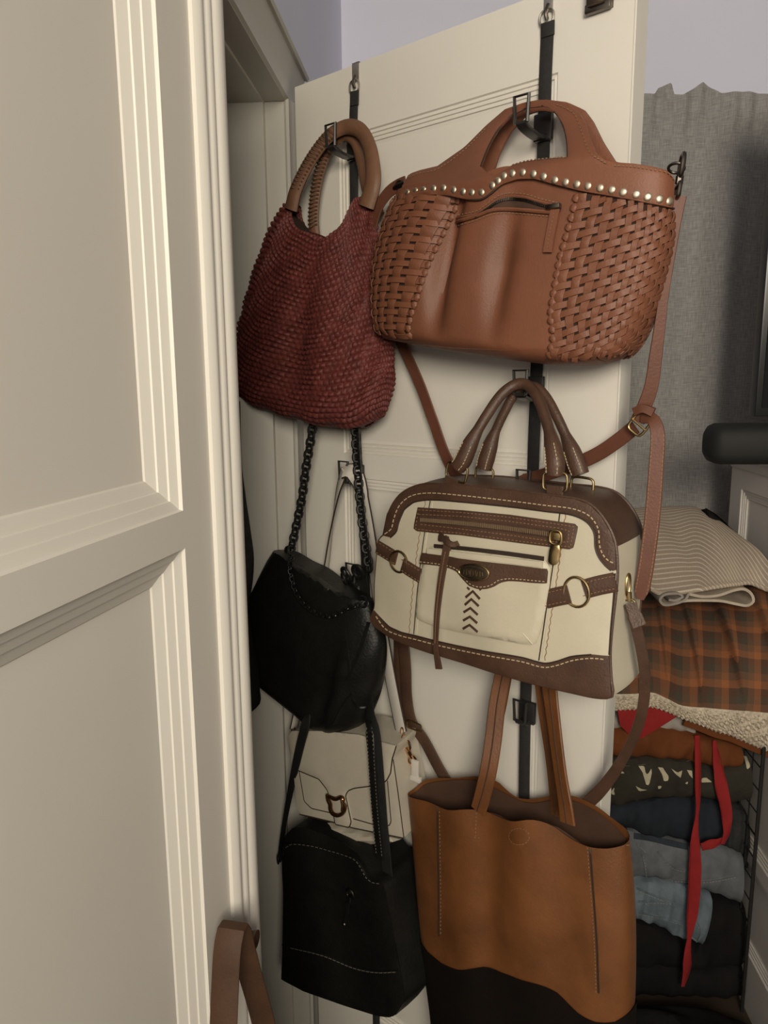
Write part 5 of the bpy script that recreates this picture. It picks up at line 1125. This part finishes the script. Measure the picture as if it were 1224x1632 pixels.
for L in ([(228, 745), (262, 830), (275, 915)], [(330, 790), (400, 860), (470, 880)], [(240, 935), (400, 925), (560, 930), (710, 905)]):
    sm = obj('seam', cord_on(CJ(L), gs, 0.0022, 0.0, 24), M['denimg'], gj)
    obj('seam_stitching', stitches([(x+2, y+3) for x, y in CJ(L)], gs, 0.0012, 3, 2, 0.001), M['denimst'], sm)
obj('waistband', strip_on(CJ([(215, 712), (300, 725), (400, 750), (480, 768)]), gs, 0.013, 0.003, 0.0, 20), M['denimd'], gj)
# red apron: bib corner and two hanging ties
ra = thing('red_apron', 'red cotton apron with long ties hanging down the pile', 'apron', PB(1105, 1575, 1.62))
obj('bib', patch([(983, 1126), (1012, 1122), (1045, 1120), (1078, 1142), (1045, 1163), (1020, 1177), (1003, 1171), (988, 1156)], lambda x, y: (PB(x, y, 1.632+0.004*math.sin(x*0.12)), -E2), 0.003, 0.0, step=6), M['redc'], ra)
def tie(pts, wd, tw):
    P = [Vector(p) for p in catmull([PB(x, y, d) for x, y, d in pts], 60)]; t = np.linspace(0, 1, 60); W = np.interp(t, np.linspace(0, 1, len(wd)), wd)*1.36e-3
    o = obj('tie', ribbon(P, W.tolist(), 0.002, up=[(-E2*1.0+E1*0.5*math.sin(q*8)).normalized() for q in t]), M['redc'], ra)
    F_, T_, N_ = frames(P, -E2)
    for sg in (-1, 1): obj('tie_hem', tube([F_[i]+T_[i].cross(N_[i])*(W[i]*0.42*sg)+N_[i]*0.0012 for i in range(60)], 0.0007, 4), M['redc'], o)
tie([(1111, 1172, 1.64), (1112, 1210, 1.63), (1112, 1250, 1.625), (1112, 1285, 1.62), (1108, 1330, 1.615), (1108, 1380, 1.61), (1105, 1440, 1.61), (1099, 1490, 1.61), (1096, 1515, 1.61), (1094, 1545, 1.61), (1088, 1572, 1.61)], [9, 11, 10, 5, 15, 20, 20, 17, 7, 17, 5], 0)
tie([(1138, 1180, 1.64), (1143, 1215, 1.63), (1150, 1255, 1.62), (1158, 1295, 1.615), (1158, 1325, 1.612), (1151, 1345, 1.612)], [5, 17, 20, 19, 15, 6], 0)
tie([(1153, 1338, 1.616), (1138, 1344, 1.614), (1118, 1350, 1.612)], [9, 16, 15], 0)

# plaid shirt-jacket with a fleece lining, spread over the pile
pj = thing('plaid_jacket', 'rust and brown checked flannel jacket with cream fleece lining', 'jacket', PB(1100, 1160, 1.7))
back = [(955, 930, 1.98), (1050, 925, 1.98), (1120, 925, 1.92), (1180, 922, 1.76), (1240, 918, 1.63)]
front = [(965, 1106, 1.625), (1010, 1106, 1.622), (1040, 1104, 1.62), (1060, 1112, 1.615), (1085, 1124, 1.61), (1120, 1128, 1.605), (1170, 1132, 1.60), (1245, 1138, 1.595)]
NA, NB_ = 200, 60; V, Fc, uvs = [], [], []
bc_ = catmull(back, NA+1); fc_ = catmull(front, NA+1)
def pleat(x, y):
    # folds fan out from the middle of the back edge, each with a steep left edge
    s = 0
    for c0, c1, w_, h_ in ((0.27, 0.36, 0.004, 0.020), (0.40, 0.56, 0.004, 0.026), (0.56, 0.80, 0.005, 0.030), (0.80, 1.02, 0.006, 0.022), (0.12, 0.16, 0.02, 0.008)):
        c = c0+(c1-c0)*y; dx_ = x-c; s += h_*(1/(1+math.exp(-max(-40, min(40, dx_/w_)))))*math.exp(-max(0, dx_)/0.07)*math.sin(math.pi*min(1, 0.12+y*0.85))
    return s
for j in range(NB_+1):
    y = j/NB_
    for i in range(NA+1):
        x = i/NA; pb = PB(bc_[i][0], bc_[i][1], bc_[i][2]); pf = PB(fc_[i][0], fc_[i][1], fc_[i][2])
        P = pb.lerp(pf, y); P = P+ZV*(0.030*math.sin(math.pi*y)+pleat(x, y)*0.6)-E2*(pleat(x, y)*0.6); V.append(P); uvs.append((x*0.56+0.02*y+0.010*math.sin(y*3)-pleat(x, y)*1.5, y*0.56+0.03*x))
for j in range(NB_):
    for i in range(NA): q = j*(NA+1)+i; Fc.append((q, q+NA+1, q+NA+2, q+1))
obj('flannel', (V, Fc), M['plaid'], pj, uvs=uvs)
fr_edge = [V[NB_*(NA+1)+i] for i in range(NA+1)]
botm = [(962, 1133), (1010, 1131), (1040, 1128), (1060, 1134), (1090, 1147), (1115, 1156), (1140, 1166), (1165, 1173), (1190, 1184), (1245, 1206)]
bm_ = catmull([PB(x, y, 1.625) for x, y in botm], NA+1); V2, F2 = [], []; K = 14
for i in range(NA+1):
    a = Vector(fr_edge[i]); b = Vector(bm_[i])
    for k in range(K+1):
        f = k/K; bl = math.sin(math.pi*f); r = 0.003*math.sin(i*1.3+k*1.7)+0.003*math.sin(i*0.53-k*2.9)
        V2.append(a.lerp(b, f)-E2*(0.010*bl+r*min(1, bl*2))+ZV*(0.002*math.sin(i*1.3)*f))
n1 = len(V2)
for i in range(NA+1):
    b = Vector(bm_[i])
    V2.append(b+E2*0.05+ZV*0.004)
for i in range(NA):
    for k in range(K): q = i*(K+1)+k; F2.append((q, q+K+1, q+K+2, q+1))
    F2.append((i*(K+1)+K, (i+1)*(K+1)+K, n1+i+1, n1+i))
obj('fleece_lining', (V2, F2), M['sherpa'], pj)
low_e = catmull([PB(x, y+4, 1.632) for x, y in botm[4:]], 60)
obj('flannel_hem', ribbon([Vector(p) for p in low_e], 0.016, 0.004, up=-E2), M['rustc'], pj)
pkt = obj('dark_lining', patch([(1141, 1012), (1150, 1020), (1168, 1050), (1150, 1062), (1142, 1040)], lambda x, y: (PB(x, y, 1.735), -E2), 0.002, 0.0, step=8), M['navy'], pj)

# striped linen trousers on top of the pile
stt = thing('striped_trousers', 'beige striped linen trousers folded on top of the plaid jacket', 'trousers', PB(1120, 960, 1.75))
back = [(985, 812, 2.02), (1030, 808, 2.02), (1075, 807, 2.02), (1100, 806, 2.01), (1125, 815, 1.96), (1150, 832, 1.90), (1180, 855, 1.80), (1210, 880, 1.71), (1226, 905, 1.665)]
front = [(1036, 934, 1.685), (1050, 940, 1.68), (1080, 940, 1.675), (1110, 936, 1.675), (1145, 930, 1.675), (1175, 926, 1.675), (1195, 924, 1.665), (1215, 932, 1.65), (1232, 938, 1.63)]
bc_ = catmull(back, 61); fc_ = catmull(front, 61); V, Fc, uvs = [], [], []; NB2 = 40
for i in range(61):
    ar = 0; last = None; pb = PB(*bc_[i]); pf = PB(*fc_[i]); x = i/60
    prof = []
    for j in range(NB2+1):
        y = j/NB2; P = pb.lerp(pf, y)+ZV*(0.022*math.sin(math.pi*y**0.8)+0.010*math.exp(-((x-0.42-0.25*y)/0.08)**2)*math.sin(math.pi*y)-0.010*math.exp(-((x-0.22-0.2*y)/0.07)**2)*math.sin(math.pi*y)); prof.append(P)
    for k in range(1, 7):
        q = math.pi*k/6; prof.append(pf-E2*(0.008*math.sin(q))-ZV*(0.006*(1-math.cos(q))))
    prof.append(pf+E2*0.25-ZV*0.012)
    for P in prof:
        if last is not None: ar += (P-last).length
        last = P; V.append(P); uvs.append((P.dot(E1), ar))
    K = len(prof)
for i in range(60):
    for k in range(K-1): q = i*K+k; Fc.append((q, q+1, q+K+1, q+K))
obj('leg', (V, Fc), M['stripe'], stt, uvs=uvs)
def hem(path, d, dep, th):
    P = [PB(x, y, d) for x, y in catmull(path, 60)]; V, Fc = [], []; F_, T_, N_ = frames(P, E2)
    for i in range(len(P)):
        B = T_[i].cross(E2).normalized()
        for dd, s in ((0, 1), (0, -1), (dep, -1), (dep, 1)): V.append(P[i]+E2*dd+B*(th/2*s))
    for i in range(len(P)-1):
        for k in range(4): Fc.append((i*4+k, i*4+(k+1) % 4, (i+1)*4+(k+1) % 4, (i+1)*4+k))
    Fc += [(0, 1, 2, 3), tuple(len(V)-4+k for k in range(4))]; return V, Fc
uvc = None
hm = hem([(1056, 963), (1066, 964), (1090, 958), (1120, 957), (1150, 958), (1175, 963), (1192, 965), (1201, 958), (1197, 946), (1186, 939), (1170, 941), (1145, 949), (1120, 951), (1098, 947)], 1.665, 0.20, 0.006)
obj('folded_hem', hm, mat('linen_hem', (0.50, 0.43, 0.34), 0.95, var=0.12, vscale=60, spec=0.1), stt)
hm = hem([(1098, 946), (1092, 956), (1074, 963), (1058, 964), (1052, 956), (1060, 948), (1080, 946), (1088, 951), (1076, 957), (1066, 956)], 1.662, 0.16, 0.005)
obj('rolled_hem', hm, M['greyc'], stt)
folded('folded_cloth', [(1128, 812), (1144, 822), (1156, 831), (1168, 842)], [(1128, 850), (1144, 858), (1156, 868), (1168, 880)], 1.90, 0.05, M['blackc'], 'black folded cloth behind the striped trousers against the dresser', seed=11, nseg=16)

# added black heap on the floor, standing for an unclear dark area
hp = []; NA = 40
V, Fc = [], []
c0 = wad(PB(1090, 1640, 1.47))
for j in range(21):
    for i in range(NA):
        q = 2*math.pi*i/NA; r = (1-(j/20)**2)**0.5 if j < 20 else 0.0
        V.append(WP(c0[0]+0.23*r*math.cos(q)*(1+0.06*math.sin(5*q+j)), 1.46+0.14*r*math.sin(q)*(1+0.08*math.sin(3*q)), 0.001+0.085*(j/20)*(1+0.12*math.sin(4*q+j*0.7))))
for j in range(20):
    for i in range(NA): Fc.append((j*NA+i, j*NA+(i+1) % NA, (j+1)*NA+(i+1) % NA, (j+1)*NA+i))
Fc.append(tuple(range(NA))[::-1])
o = obj('dark_area_heap', (V, Fc), M['blackc']); tag(o, 'added black heap standing for the dark area below the clothes pile', 'clothes')
